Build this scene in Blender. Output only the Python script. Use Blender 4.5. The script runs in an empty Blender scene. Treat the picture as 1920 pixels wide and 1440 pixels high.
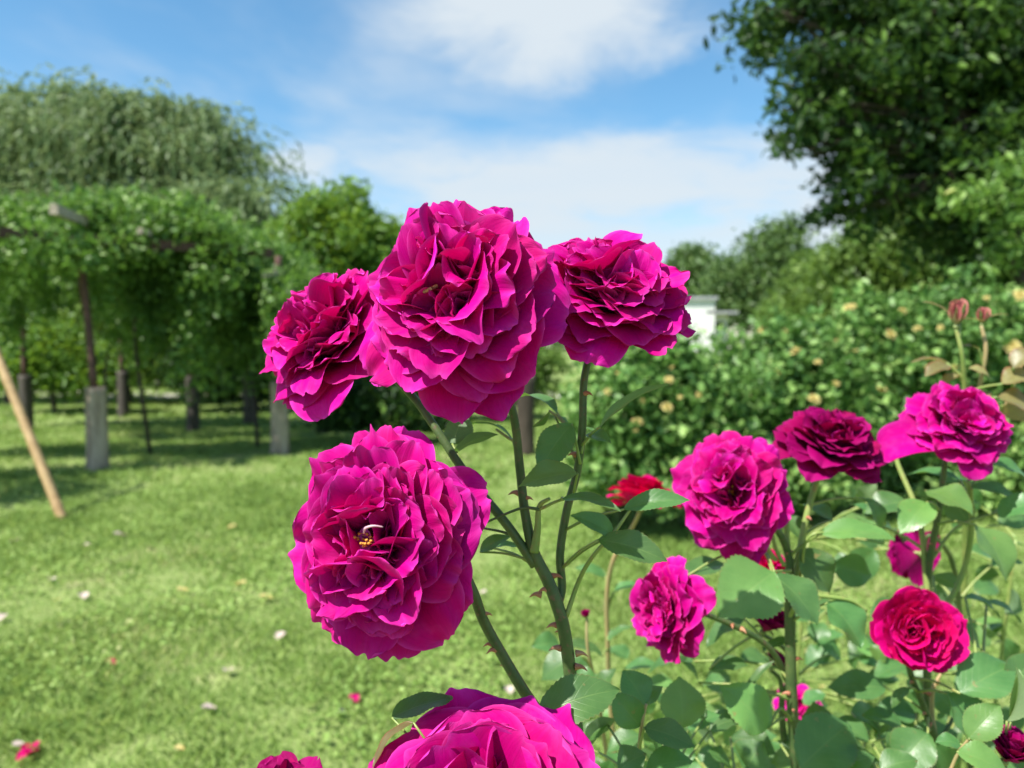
import bpy, math, random
import numpy as np
from mathutils import Vector, Matrix
from mathutils.bvhtree import BVHTree

# ------------------------------------------------------------------ camera
SC = bpy.context.scene
COL = SC.collection
FPX, CX, CY = 1441.0, 960.0, 720.0            # focal length and centre in photo pixels
CAM_H = 1.10
PITCH = math.radians(2.78)
FWD = np.array([0.0, math.cos(PITCH), -math.sin(PITCH)])
UPV = np.array([0.0, math.sin(PITCH), math.cos(PITCH)])
RGT = np.array([1.0, 0.0, 0.0])
CAMP = np.array([0.0, 0.0, CAM_H])

cam_d = bpy.data.cameras.new("camera")
cam = bpy.data.objects.new("camera", cam_d)
COL.objects.link(cam)
cam.location = CAMP
cam.rotation_euler = (math.pi / 2 - PITCH, 0, 0)
cam_d.sensor_width = 36.0
cam_d.lens = 36.0 * FPX / 1920.0
cam_d.clip_start = 0.02
cam_d.clip_end = 3000
cam_d.dof.use_dof = True
cam_d.dof.focus_distance = 0.365
cam_d.dof.aperture_fstop = 9.0
SC.camera = cam

# ------------------------------------------------------------------ light
SUN_DIR = np.array([-0.43, -0.34, 0.84])
SUN_DIR /= np.linalg.norm(SUN_DIR)
SUN_EL = math.asin(SUN_DIR[2])
SUN_ROT = math.atan2(SUN_DIR[0], SUN_DIR[1])
sun_d = bpy.data.lights.new("sun", 'SUN')
sun_d.energy = 4.8
sun_d.angle = math.radians(0.5)
sun_d.color = (1.0, 0.955, 0.88)
sun = bpy.data.objects.new("sun", sun_d)
COL.objects.link(sun)
sun.location = (-5, -5, 12)
sun.rotation_euler = Vector(SUN_DIR).to_track_quat('Z', 'Y').to_euler()

SC.view_settings.view_transform = 'Standard'
SC.view_settings.look = 'None'
SC.view_settings.exposure = 1.0
SC.view_settings.gamma = 1.0
SC.render.engine = 'CYCLES'
SC.cycles.use_denoising = True
SC.cycles.max_bounces = 8
SC.cycles.transparent_max_bounces = 8
SC.cycles.sample_clamp_indirect = 6.0


# ------------------------------------------------------------------ node helpers
class NT:
    """Small helper that writes node trees."""
    def __init__(self, nt):
        self.nt = nt
        nt.nodes.clear()

    def n(self, typ, **kw):
        nd = self.nt.nodes.new(typ)
        for k, v in kw.items():
            setattr(nd, k, v)
        return nd

    def put(self, sock, v):
        if v is None:
            return
        if isinstance(v, bpy.types.NodeSocket):
            self.nt.links.new(v, sock)
        else:
            if isinstance(v, (tuple, list)) and len(v) == 3 and sock.type == 'RGBA':
                v = (*v, 1.0)
            sock.default_value = v

    def math(self, op, a, b=None, c=None, clamp=False):
        nd = self.n('ShaderNodeMath', operation=op, use_clamp=clamp)
        for i, v in enumerate((a, b, c)):
            if v is not None:
                self.put(nd.inputs[i], v)
        return nd.outputs[0]

    def mix(self, f, a, b, blend='MIX'):
        nd = self.n('ShaderNodeMix', data_type='RGBA', blend_type=blend)
        self.put(nd.inputs[0], f)
        self.put(nd.inputs[6], a)
        self.put(nd.inputs[7], b)
        return nd.outputs[2]

    def noise(self, vec, scale, detail=3.0, rough=0.55, dist=0.0):
        nd = self.n('ShaderNodeTexNoise')
        if vec is not None:
            self.put(nd.inputs['Vector'], vec)
        nd.inputs['Scale'].default_value = scale
        nd.inputs['Detail'].default_value = detail
        nd.inputs['Roughness'].default_value = rough
        nd.inputs['Distortion'].default_value = dist
        return nd.outputs['Fac']

    def ramp(self, f, stops, interp='LINEAR'):
        nd = self.n('ShaderNodeValToRGB')
        cr = nd.color_ramp
        cr.interpolation = interp
        while len(cr.elements) > 1:
            cr.elements.remove(cr.elements[-1])
        for i, (p, c) in enumerate(stops):
            e = cr.elements[0] if i == 0 else cr.elements.new(p)
            e.position = p
            e.color = (*c, 1.0) if len(c) == 3 else c
        self.put(nd.inputs[0], f)
        return nd.outputs[0]

    def smooth(self, v, lo, hi):
        nd = self.n('ShaderNodeMapRange', interpolation_type='SMOOTHSTEP')
        self.put(nd.inputs[0], v)
        nd.inputs[1].default_value = lo
        nd.inputs[2].default_value = hi
        return nd.outputs[0]


# ------------------------------------------------------------------ sky
world = bpy.data.worlds.new("World")
SC.world = world
world.use_nodes = True
W = NT(world.node_tree)
sky = W.n('ShaderNodeTexSky', sky_type='NISHITA')
sky.sun_disc = False
sky.sun_elevation = SUN_EL
sky.sun_rotation = SUN_ROT
sky.air_density = 1.0
sky.dust_density = 0.6
sky.ozone_density = 2.0
hs = W.n('ShaderNodeHueSaturation')
hs.inputs['Saturation'].default_value = 1.22
hs.inputs['Hue'].default_value = 0.488
hs.inputs['Value'].default_value = 1.0
W.put(hs.inputs['Color'], sky.outputs[0])
tc = W.n('ShaderNodeTexCoord')
sep = W.n('ShaderNodeSeparateXYZ')
W.put(sep.inputs[0], tc.outputs['Generated'])
dx, dy, dz = sep.outputs
az = W.math('ARCTAN2', dx, dy)
# coordinates of a flat cloud layer seen from below
den = W.math('ADD', W.math('MAXIMUM', dz, 0.0), 0.12)
comb = W.n('ShaderNodeCombineXYZ')
W.put(comb.inputs[0], W.math('DIVIDE', dx, den))
W.put(comb.inputs[1], W.math('DIVIDE', dy, den))
pl = comb.outputs[0]
n_big = W.noise(pl, 0.9, 5, 0.55, 0.3)
n_mid = W.noise(pl, 2.2, 6, 0.6, 0.4)


def blob(a0, e0, ra, re):
    u = W.math('DIVIDE', W.math('SUBTRACT', az, a0), ra)
    v = W.math('DIVIDE', W.math('SUBTRACT', dz, e0), re)
    r = W.math('SQRT', W.math('ADD', W.math('MULTIPLY', u, u), W.math('MULTIPLY', v, v)))
    s = W.math('SUBTRACT', 1.0, r)
    s = W.math('ADD', s, W.math('MULTIPLY', W.math('SUBTRACT', n_mid, 0.5), 1.6))
    return s


c1 = W.smooth(blob(0.05, 0.41, 0.23, 0.115), -0.05, 0.60)
c2 = W.smooth(blob(0.15, 0.205, 0.46, 0.062), -0.15, 0.68)
c3 = W.smooth(blob(-0.265, 0.225, 0.05, 0.022), -0.1, 0.7)
c4 = W.smooth(blob(0.10, 0.125, 0.55, 0.060), -0.35, 0.7)
c5 = W.smooth(blob(0.62, 0.16, 0.25, 0.09), -0.2, 0.6)
c6 = W.smooth(blob(-0.05, 0.245, 0.25, 0.035), -0.3, 0.9)
veil = W.math('MULTIPLY', W.smooth(n_big, 0.40, 0.70), 0.58)
m = W.math('MULTIPLY', c1, 0.94)
for c, k in ((c2, 0.88), (c3, 0.75), (c4, 0.72), (c5, 0.8), (c6, 0.5), (veil, 1.0)):
    ck = W.math('MULTIPLY', c, k)
    m = W.math('SUBTRACT', W.math('ADD', m, ck), W.math('MULTIPLY', m, ck))   # screen
bg_sky = W.n('ShaderNodeBackground')
W.put(bg_sky.inputs[0], hs.outputs[0])
bg_sky.inputs[1].default_value = 0.098
bg_cl = W.n('ShaderNodeBackground')
bg_cl.inputs[0].default_value = (0.84, 0.93, 1.0, 1)
bg_cl.inputs[1].default_value = 0.45
mx = W.n('ShaderNodeMixShader')
W.put(mx.inputs[0], m)
W.put(mx.inputs[1], bg_sky.outputs[0])
W.put(mx.inputs[2], bg_cl.outputs[0])
wo = W.n('ShaderNodeOutputWorld')
W.put(wo.inputs[0], mx.outputs[0])


# ------------------------------------------------------------------ scene helpers
def P(px, py, d):
    """The point at depth d (metres along the camera axis) seen at photo pixel (px, py)."""
    return CAMP + d * (FWD + (px - CX) / FPX * RGT - (py - CY) / FPX * UPV)


def G(px, py):
    """The point of the flat ground seen at a photo pixel."""
    r = FWD + (px - CX) / FPX * RGT - (py - CY) / FPX * UPV
    return CAMP + r * (-CAM_H / r[2])


def nrm(v):
    v = np.asarray(v, float)
    return v / (np.linalg.norm(v) + 1e-12)


def link(name, me, parent=None, mats=()):
    o = bpy.data.objects.new(name, me)
    COL.objects.link(o)
    for mt in (mats if isinstance(mats, (list, tuple)) else [mats]):
        me.materials.append(mt)
    if parent is not None:
        o.parent = parent
    return o


def tag(o, label=None, cat=None, group=None, kind=None):
    for k, v in (('label', label), ('category', cat), ('group', group), ('kind', kind)):
        if v:
            o[k] = v
    return o


def thing(name, loc, label, cat, group=None):
    o = bpy.data.objects.new(name, None)
    COL.objects.link(o)
    o.empty_display_size = 0.05
    o.location = loc
    return tag(o, label, cat, group)


def mesh(name, V, F, uv=None, smooth=True, origin=None):
    """V (n,3); F: list of int arrays, each (m,k). uv: per-vertex (n,2)."""
    V = np.asarray(V, np.float32)
    if origin is not None:
        V = V - np.asarray(origin, np.float32)
    if not isinstance(F, (list, tuple)):
        F = [F]
    me = bpy.data.meshes.new(name)
    me.vertices.add(len(V))
    me.vertices.foreach_set('co', V.ravel())
    loops = np.concatenate([f.ravel() for f in F]).astype(np.int32)
    sizes = np.concatenate([np.full(len(f), f.shape[1]) for f in F]).astype(np.int32)
    starts = np.concatenate([[0], np.cumsum(sizes)[:-1]]).astype(np.int32)
    me.loops.add(len(loops))
    me.loops.foreach_set('vertex_index', loops)
    me.polygons.add(len(sizes))
    me.polygons.foreach_set('loop_start', starts)
    me.polygons.foreach_set('loop_total', sizes)
    me.polygons.foreach_set('use_smooth', np.full(len(sizes), smooth))
    if uv is not None:
        l = me.uv_layers.new(name='UVMap')
        l.data.foreach_set('uv', np.asarray(uv, np.float32)[loops].ravel())
    me.update(calc_edges=True)
    return me


class Geo:
    """Collects pieces of one mesh."""
    def __init__(self):
        self.v, self.f, self.uv, self.n = [], {}, [], 0

    def add(self, V, F, uv=None):
        V = np.asarray(V, float)
        for f in (F if isinstance(F, (list, tuple)) else [F]):
            self.f.setdefault(f.shape[1], []).append(f + self.n)
        self.v.append(V)
        self.uv.append(np.zeros((len(V), 2)) if uv is None else uv)
        self.n += len(V)

    def mesh(self, name, origin=None, smooth=True):
        return mesh(name, np.concatenate(self.v), [np.concatenate(x) for x in self.f.values()],
                    np.concatenate(self.uv), smooth, origin)


def grid_faces(nu, nv):
    i = np.arange(nv - 1)[:, None] * nu + np.arange(nu - 1)[None, :]
    i = i.ravel()
    return np.stack([i, i + 1, i + nu + 1, i + nu], 1)


def spline(pts, n):
    """Smooth curve through uneven points (chord-length Hermite, no overshoot)."""
    pts = np.asarray(pts, float)
    if len(pts) < 3:
        t = np.linspace(0, 1, n)[:, None]
        return pts[0] * (1 - t) + pts[-1] * t
    h = np.linalg.norm(np.diff(pts, axis=0), axis=1) + 1e-9
    sl = np.diff(pts, axis=0) / h[:, None]
    m = np.empty_like(pts)
    m[0], m[-1] = sl[0], sl[-1]
    m[1:-1] = (sl[:-1] * h[1:, None] + sl[1:] * h[:-1, None]) / (h[1:] + h[:-1])[:, None]
    t = np.linspace(0, len(h) - 1e-6, n)
    k = t.astype(int)
    f = (t - k)[:, None]
    hk = h[k][:, None]
    return ((2 * f ** 3 - 3 * f ** 2 + 1) * pts[k] + (f ** 3 - 2 * f ** 2 + f) * hk * m[k]
            + (3 * f ** 2 - 2 * f ** 3) * pts[k + 1] + (f ** 3 - f ** 2) * hk * m[k + 1])


def tube(geo, pts, radii, sides=10, n=None, curve=True, rough=0.0, rng=None):
    pts = np.asarray(pts, float)
    radii = np.asarray(radii, float)
    if curve:
        n = n or max(6, 5 * len(pts))
        c = spline(pts, n)
        r = np.interp(np.linspace(0, 1, n), np.linspace(0, 1, len(radii)), radii)
    else:
        c = pts
        n = len(c)
        r = np.interp(np.linspace(0, 1, n), np.linspace(0, 1, len(radii)), radii)
    T = np.gradient(c, axis=0)
    T /= np.linalg.norm(T, axis=1)[:, None] + 1e-9
    ref = np.array([0.31, 0.87, 0.21])
    A = np.cross(T, ref)
    A /= np.linalg.norm(A, axis=1)[:, None] + 1e-9
    B = np.cross(T, A)
    a = np.linspace(0, 2 * math.pi, sides, endpoint=False)
    rr = np.repeat(r[:, None], sides, 1)
    if rough and rng is not None:
        rr = rr * (1 + rough * rng.standard_normal((n, sides)))
    V = c[:, None, :] + rr[:, :, None] * (np.cos(a)[None, :, None] * A[:, None, :] + np.sin(a)[None, :, None] * B[:, None, :])
    V = V.reshape(-1, 3)
    i = np.arange(n - 1)[:, None] * sides
    j = np.arange(sides)[None, :]
    j2 = (j + 1) % sides
    F = np.stack([i + j, i + j2, i + sides + j2, i + sides + j], -1).reshape(-1, 4)
    uv = np.stack([np.tile(a / 6.283, n), np.repeat(np.linspace(0, 1, n), sides)], 1)
    caps = [np.arange(sides)[None, ::-1].copy(), (np.arange(sides) + (n - 1) * sides)[None, :]]
    geo.add(V, [F] + caps, uv)
    return c


def box(geo, c, half, M=None):
    s = np.array([[x, y, z] for x in (-1, 1) for y in (-1, 1) for z in (-1, 1)], float) * half
    if M is not None:
        s = s @ np.asarray(M).T
    F = np.array([[0, 1, 3, 2], [4, 6, 7, 5], [0, 4, 5, 1], [2, 3, 7, 6], [0, 2, 6, 4], [1, 5, 7, 3]])
    geo.add(s + c, F)


def bar(geo, a, b, w, h):
    a, b = np.asarray(a, float), np.asarray(b, float)
    t = nrm(b - a)
    s = nrm(np.cross(t, [0, 0, 1]))
    u = np.cross(s, t)
    box(geo, (a + b) / 2, (np.linalg.norm(b - a) / 2, w / 2, h / 2), np.stack([t, s, u], 1))


# ------------------------------------------------------------------ materials
def new_mat(name):
    mt = bpy.data.materials.new(name)
    mt.use_nodes = True
    N = NT(mt.node_tree)
    out = N.n('ShaderNodeOutputMaterial')
    return mt, N, out


def principled(N, color, rough=0.5, spec=0.5, normal=None, sheen=0.0, sheen_tint=None, rough_s=None):
    p = N.n('ShaderNodeBsdfPrincipled')
    N.put(p.inputs['Base Color'], color)
    p.inputs['Roughness'].default_value = rough
    if rough_s is not None:
        N.put(p.inputs['Roughness'], rough_s)
    p.inputs['Specular IOR Level'].default_value = spec
    if sheen:
        p.inputs['Sheen Weight'].default_value = sheen
        p.inputs['Sheen Roughness'].default_value = 0.35
        if sheen_tint:
            p.inputs['Sheen Tint'].default_value = (*sheen_tint, 1)
    if normal is not None:
        N.put(p.inputs['Normal'], normal)
    return p


def bump(N, h, strength, dist=0.01):
    b = N.n('ShaderNodeBump')
    b.inputs['Strength'].default_value = strength
    b.inputs['Distance'].default_value = dist
    N.put(b.inputs['Height'], h)
    return b.outputs[0]


def petal_material(name, body, claw, rim, back, trans, tweight=0.28):
    mt, N, out = new_mat(name)
    uv = N.n('ShaderNodeUVMap', uv_map='UVMap')
    s = N.n('ShaderNodeSeparateXYZ')
    N.put(s.inputs[0], uv.outputs[0])
    u, v = s.outputs[0], s.outputs[1]
    geo = N.n('ShaderNodeNewGeometry')
    rnd = geo.outputs['Random Per Island']
    col = N.mix(N.smooth(v, 0.05, 0.42), claw, body)
    # pale rim along the margin of each petal
    au = N.math('ABSOLUTE', N.math('SUBTRACT', N.math('MULTIPLY', u, 2.0), 1.0))
    edge = N.math('MAXIMUM', N.math('POWER', au, 12.0), N.math('POWER', v, 26.0))
    edge = N.math('MULTIPLY', edge, N.smooth(v, 0.3, 0.7))
    col = N.mix(N.math('MULTIPLY', edge, 0.75), col, rim)
    # fine veins and cell mottling
    map_ = N.n('ShaderNodeMapping')
    map_.inputs['Scale'].default_value = (26, 2.2, 1)
    N.put(map_.inputs[0], uv.outputs[0])
    veins = N.noise(map_.outputs[0], 1.0, 4, 0.6, 0.6)
    obj = N.n('ShaderNodeTexCoord')
    mott = N.noise(obj.outputs['Object'], 90, 3, 0.6)
    col = N.mix(N.math('MULTIPLY', N.smooth(veins, 0.42, 0.75), 0.42), col, back)
    col = N.mix(N.math('MULTIPLY', N.smooth(mott, 0.45, 0.75), 0.25), col, rim)
    # petals differ a little, the reverse is duller
    hsv = N.n('ShaderNodeHueSaturation')
    N.put(hsv.inputs['Hue'], N.math('ADD', 0.484, N.math('MULTIPLY', N.math('FRACT', N.math('MULTIPLY', rnd, 7.31)), 0.036)))
    N.put(hsv.inputs['Value'], N.math('ADD', 0.74, N.math('MULTIPLY', rnd, 0.48)))
    N.put(hsv.inputs['Color'], col)
    col = N.mix(N.math('MULTIPLY', geo.outputs['Backfacing'], 0.35), hsv.outputs[0], back)
    nb = bump(N, N.math('ADD', veins, N.math('MULTIPLY', mott, 0.7)), 0.30, 0.0011)
    p = principled(N, col, 0.6, 0.06, nb, 0.03, (1.0, 0.1, 0.8))
    t = N.n('ShaderNodeBsdfTranslucent')
    N.put(t.inputs[0], trans)
    N.put(t.inputs['Normal'], nb)
    mixs = N.n('ShaderNodeMixShader')
    mixs.inputs[0].default_value = tweight
    N.put(mixs.inputs[1], p.outputs[0])
    N.put(mixs.inputs[2], t.outputs[0])
    N.put(out.inputs[0], mixs.outputs[0])
    return mt


M_PETAL = petal_material('magenta_petal', (0.55, 0.0003, 0.222), (0.58, 0.03, 0.25), (0.76, 0.075, 0.50), (0.31, 0.0004, 0.105), (0.80, 0.0, 0.15), 0.18)
M_PETAL_DARK = petal_material('crimson_petal', (0.29, 0.0005, 0.095), (0.30, 0.015, 0.09), (0.34, 0.016, 0.15), (0.20, 0.001, 0.062), (0.45, 0.0, 0.06), 0.2)
M_PETAL_HOT = petal_material('hot_pink_petal', (0.62, 0.0008, 0.165), (0.62, 0.02, 0.15), (0.66, 0.02, 0.24), (0.44, 0.001, 0.10), (0.9, 0.0, 0.11), 0.3)
M_PETAL_RED = petal_material('red_petal', (0.56, 0.001, 0.105), (0.55, 0.02, 0.09), (0.58, 0.015, 0.17), (0.38, 0.001, 0.06), (0.85, 0.0, 0.07), 0.33)
M_PETAL_BUD = petal_material('bud_petal', (0.42, 0.13, 0.12), (0.5, 0.4, 0.2), (0.30, 0.02, 0.05), (0.50, 0.30, 0.20), (0.5, 0.15, 0.1), 0.2)
M_PETAL_LILAC = petal_material('lilac_petal', (0.58, 0.09, 0.36), (0.6, 0.4, 0.45), (0.65, 0.30, 0.52), (0.5, 0.03, 0.28), (0.7, 0.1, 0.4), 0.2)
M_PETAL_YEL = petal_material('yellow_petal', (0.66, 0.57, 0.24), (0.60, 0.42, 0.10), (0.66, 0.58, 0.30), (0.55, 0.44, 0.17), (0.65, 0.55, 0.2), 0.3)
M_PETAL_PALE = petal_material('pale_petal', (0.55, 0.45, 0.40), (0.55, 0.48, 0.35), (0.6, 0.54, 0.5), (0.5, 0.4, 0.36), (0.55, 0.4, 0.35), 0.2)


def leaf_material(name, top, top2, under, trans=(0.25, 0.5, 0.05), tw=0.22, rough=0.38, rim=None):
    """A single large leaf with midrib and side veins drawn from its UV."""
    mt, N, out = new_mat(name)
    uv = N.n('ShaderNodeUVMap', uv_map='UVMap')
    s = N.n('ShaderNodeSeparateXYZ')
    N.put(s.inputs[0], uv.outputs[0])
    u, v = s.outputs[0], s.outputs[1]
    au = N.math('ABSOLUTE', N.math('SUBTRACT', N.math('MULTIPLY', u, 2.0), 1.0))
    oi = N.n('ShaderNodeObjectInfo')
    tcn = N.n('ShaderNodeTexCoord')
    mid = N.math('SUBTRACT', 1.0, N.smooth(au, 0.015, 0.06))
    ph = N.math('SUBTRACT', N.math('MULTIPLY', v, 8.0), N.math('MULTIPLY', au, 2.4))
    fr = N.math('ABSOLUTE', N.math('SUBTRACT', N.math('FRACT', ph), 0.5))
    side = N.math('MULTIPLY', N.math('SUBTRACT', 1.0, N.smooth(fr, 0.0, 0.09)), 0.55)
    vein = N.math('MAXIMUM', mid, side)
    nz = N.noise(tcn.outputs['Object'], 60, 4, 0.6)
    fine = N.noise(tcn.outputs['Object'], 420, 2, 0.5)
    col = N.mix(N.smooth(nz, 0.3, 0.7), top, top2)
    hsv = N.n('ShaderNodeHueSaturation')
    N.put(hsv.inputs['Hue'], N.math('ADD', 0.485, N.math('MULTIPLY', oi.outputs['Random'], 0.03)))
    N.put(hsv.inputs['Value'], N.math('ADD', 0.75, N.math('MULTIPLY', oi.outputs['Random'], 0.5)))
    N.put(hsv.inputs['Color'], col)
    col = N.mix(N.math('MULTIPLY', vein, 0.24), hsv.outputs[0], (0.20, 0.30, 0.09))
    spot = N.noise(tcn.outputs['Object'], 170, 2, 0.5)
    col = N.mix(N.math('MULTIPLY', N.smooth(spot, 0.69, 0.75), 0.6), col, (0.22, 0.15, 0.06))
    col = N.mix(N.math('MULTIPLY', N.smooth(au, 0.93, 1.0), 0.35), col, (0.20, 0.13, 0.06))
    if rim:
        col = N.mix(N.math('MULTIPLY', N.smooth(au, 0.82, 1.0), 0.8), col, rim)
    geo = N.n('ShaderNodeNewGeometry')
    ucol = N.mix(N.math('MULTIPLY', vein, 0.5), under, (0.25, 0.33, 0.14))
    col = N.mix(geo.outputs['Backfacing'], col, ucol)
    h = N.math('SUBTRACT', N.math('MULTIPLY', fine, 0.35), N.math('MULTIPLY', vein, 0.4))
    nb = bump(N, N.math('ADD', h, nz), 0.30, 0.0009)
    p = principled(N, col, rough, 0.5, nb)
    N.put(p.inputs['Roughness'], N.math('ADD', rough, N.math('MULTIPLY', geo.outputs['Backfacing'], 0.3)))
    t = N.n('ShaderNodeBsdfTranslucent')
    N.put(t.inputs[0], trans)
    mixs = N.n('ShaderNodeMixShader')
    mixs.inputs[0].default_value = tw
    N.put(mixs.inputs[1], p.outputs[0])
    N.put(mixs.inputs[2], t.outputs[0])
    N.put(out.inputs[0], mixs.outputs[0])
    return mt


M_LEAF = leaf_material('rose_leaf', (0.050, 0.125, 0.036), (0.075, 0.165, 0.048), (0.105, 0.165, 0.090), rough=0.42)
M_LEAF_LIME = leaf_material('young_rose_leaf', (0.095, 0.195, 0.050), (0.125, 0.235, 0.062), (0.14, 0.21, 0.095), (0.32, 0.52, 0.07), 0.27)
M_LEAF_BRONZE = leaf_material('bronze_rose_leaf', (0.15, 0.13, 0.045), (0.22, 0.20, 0.08), (0.26, 0.22, 0.12), (0.45, 0.3, 0.08), 0.3, 0.42, (0.22, 0.05, 0.03))


def foliage_material(name, stops, trans, tw=0.3, rough=0.5, spec=0.4):
    """Many small leaves: each leaf takes its own tone."""
    mt, N, out = new_mat(name)
    geo = N.n('ShaderNodeNewGeometry')
    tcn = N.n('ShaderNodeTexCoord')
    r = geo.outputs['Random Per Island']
    lo = N.noise(tcn.outputs['Object'], 0.9, 3, 0.6)
    f = N.math('ADD', N.math('MULTIPLY', r, 0.65), N.math('MULTIPLY', N.smooth(lo, 0.3, 0.7), 0.35))
    col = N.ramp(f, stops)
    p = principled(N, col, rough, spec)
    t = N.n('ShaderNodeBsdfTranslucent')
    N.put(t.inputs[0], N.mix(0.5, col, trans))
    mixs = N.n('ShaderNodeMixShader')
    mixs.inputs[0].default_value = tw
    N.put(mixs.inputs[1], p.outputs[0])
    N.put(mixs.inputs[2], t.outputs[0])
    N.put(out.inputs[0], mixs.outputs[0])
    return mt


F_WEEP = foliage_material('weeping_foliage', [(0, (0.06, 0.11, 0.035)), (0.5, (0.13, 0.21, 0.075)), (1, (0.23, 0.31, 0.13))], (0.4, 0.5, 0.2), 0.35)  # low end darkened to suggest shaded gaps between the strands
F_BRIGHT = foliage_material('bright_foliage', [(0, (0.05, 0.125, 0.016)), (0.5, (0.10, 0.21, 0.028)), (1, (0.18, 0.31, 0.045))], (0.4, 0.6, 0.05), 0.35)
F_DARK = foliage_material('dark_foliage', [(0, (0.008, 0.022, 0.007)), (0.66, (0.022, 0.058, 0.014)), (1, (0.16, 0.29, 0.045))], (0.16, 0.34, 0.05), 0.25, 0.5, 0.22)  # near-black leaves stand for the shaded core, bright ones for lit clumps
F_MID = foliage_material('mid_foliage', [(0, (0.055, 0.11, 0.02)), (0.5, (0.11, 0.195, 0.035)), (1, (0.20, 0.30, 0.055))], (0.25, 0.4, 0.06))
F_FAR = foliage_material('far_foliage', [(0, (0.05, 0.10, 0.03)), (0.5, (0.09, 0.165, 0.045)), (1, (0.15, 0.24, 0.06))], (0.2, 0.33, 0.07))
F_VINE = foliage_material('vine_foliage', [(0, (0.045, 0.11, 0.02)), (0.5, (0.105, 0.21, 0.04)), (0.93, (0.23, 0.36, 0.075)), (1, (0.42, 0.38, 0.08))], (0.25, 0.5, 0.06))
F_ROSE = foliage_material('bush_foliage', [(0, (0.05, 0.125, 0.030)), (0.5, (0.15, 0.285, 0.070)), (1, (0.34, 0.48, 0.14))], (0.2, 0.45, 0.08), 0.25, 0.45, 0.3)  # dark low end imitates shade deep between the leaf clusters
F_LIME = foliage_material('lime_foliage', [(0, (0.10, 0.20, 0.02)), (0.5, (0.16, 0.30, 0.035)), (1, (0.25, 0.40, 0.05))], (0.5, 0.7, 0.06), 0.35)
F_GRASS = foliage_material('grass_blades', [(0, (0.13, 0.225, 0.045)), (0.45, (0.22, 0.35, 0.075)), (0.8, (0.33, 0.46, 0.13)), (1, (0.52, 0.47, 0.24))], (0.4, 0.5, 0.12), 0.35, 0.55, 0.3)


def simple_material(name, c1, c2, scale, rough=0.6, bumps=0.3, bdist=0.004, stretch=(1, 1, 1), spec=0.4, c3=None):
    mt, N, out = new_mat(name)
    tcn = N.n('ShaderNodeTexCoord')
    mp = N.n('ShaderNodeMapping')
    mp.inputs['Scale'].default_value = stretch
    N.put(mp.inputs[0], tcn.outputs['Object'])
    a = N.noise(mp.outputs[0], scale, 5, 0.6, 0.3)
    b = N.noise(mp.outputs[0], scale * 5, 4, 0.6)
    col = N.mix(N.smooth(a, 0.32, 0.68), c1, c2)
    if c3:
        col = N.mix(N.smooth(b, 0.55, 0.72), col, c3)
    p = principled(N, col, rough, spec, bump(N, b, bumps, bdist))
    N.put(out.inputs[0], p.outputs[0])
    return mt


M_STEM = simple_material('rose_stem', (0.045, 0.085, 0.028), (0.085, 0.125, 0.040), 60, 0.45, 0.3, 0.001, c3=(0.13, 0.085, 0.055))
M_STEM_LIGHT = simple_material('young_stem', (0.17, 0.26, 0.06), (0.26, 0.30, 0.09), 40, 0.45, 0.12, 0.001, c3=(0.28, 0.22, 0.08))
M_STEM_TAN = simple_material('tan_stem', (0.38, 0.27, 0.13), (0.30, 0.26, 0.12), 40, 0.5, 0.12, 0.001)
M_THORN = simple_material('thorn', (0.35, 0.10, 0.06), (0.42, 0.22, 0.12), 80, 0.45, 0.1, 0.001)
M_SEPAL = simple_material('sepal', (0.13, 0.20, 0.055), (0.22, 0.26, 0.09), 60, 0.5, 0.15, 0.001, c3=(0.30, 0.16, 0.09))
M_STAMEN = simple_material('stamen', (0.70, 0.36, 0.05), (0.55, 0.22, 0.03), 200, 0.6, 0.2, 0.001)
M_STYLE = simple_material('style', (0.62, 0.30, 0.40), (0.66, 0.42, 0.46), 200, 0.5, 0.1, 0.001)
M_BARK = simple_material('bark', (0.035, 0.026, 0.018), (0.075, 0.058, 0.042), 4, 0.85, 0.6, 0.02, (1, 1, 0.25))
M_BARK2 = simple_material('grey_bark', (0.09, 0.075, 0.06), (0.15, 0.13, 0.11), 4, 0.85, 0.6, 0.02, (1, 1, 0.25))
M_LOG = simple_material('weathered_log', (0.22, 0.16, 0.11), (0.46, 0.38, 0.29), 7, 0.85, 0.6, 0.012, (1.6, 1.6, 0.22), c3=(0.12, 0.075, 0.05))
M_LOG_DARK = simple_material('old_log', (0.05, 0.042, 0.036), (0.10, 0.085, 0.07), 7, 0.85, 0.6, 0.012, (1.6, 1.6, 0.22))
M_RUST = simple_material('rusty_pipe', (0.060, 0.032, 0.026), (0.115, 0.058, 0.045), 18, 0.75, 0.4, 0.003, c3=(0.16, 0.08, 0.05))
M_PLANK = simple_material('bleached_wood', (0.34, 0.28, 0.22), (0.46, 0.39, 0.31), 9, 0.8, 0.5, 0.004, (0.4, 1.5, 1.5))
M_BAMBOO = simple_material('bamboo', (0.34, 0.215, 0.095), (0.44, 0.31, 0.15), 9, 0.5, 0.2, 0.002, (2, 2, 0.5), c3=(0.19, 0.11, 0.05))
M_WALL = simple_material('white_render', (0.74, 0.74, 0.72), (0.80, 0.80, 0.78), 3, 0.8, 0.2, 0.004)
M_ROOF = simple_material('grey_roof', (0.30, 0.31, 0.33), (0.38, 0.39, 0.40), 3, 0.6, 0.2, 0.004)
M_DARKGLASS = simple_material('dark_glass', (0.02, 0.025, 0.03), (0.04, 0.045, 0.05), 2, 0.12, 0.0, 0.001)
M_CATER = simple_material('caterpillar_skin', (0.14, 0.05, 0.03), (0.50, 0.27, 0.13), 700, 0.5, 0.3, 0.0005, c3=(0.62, 0.50, 0.34))


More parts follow.
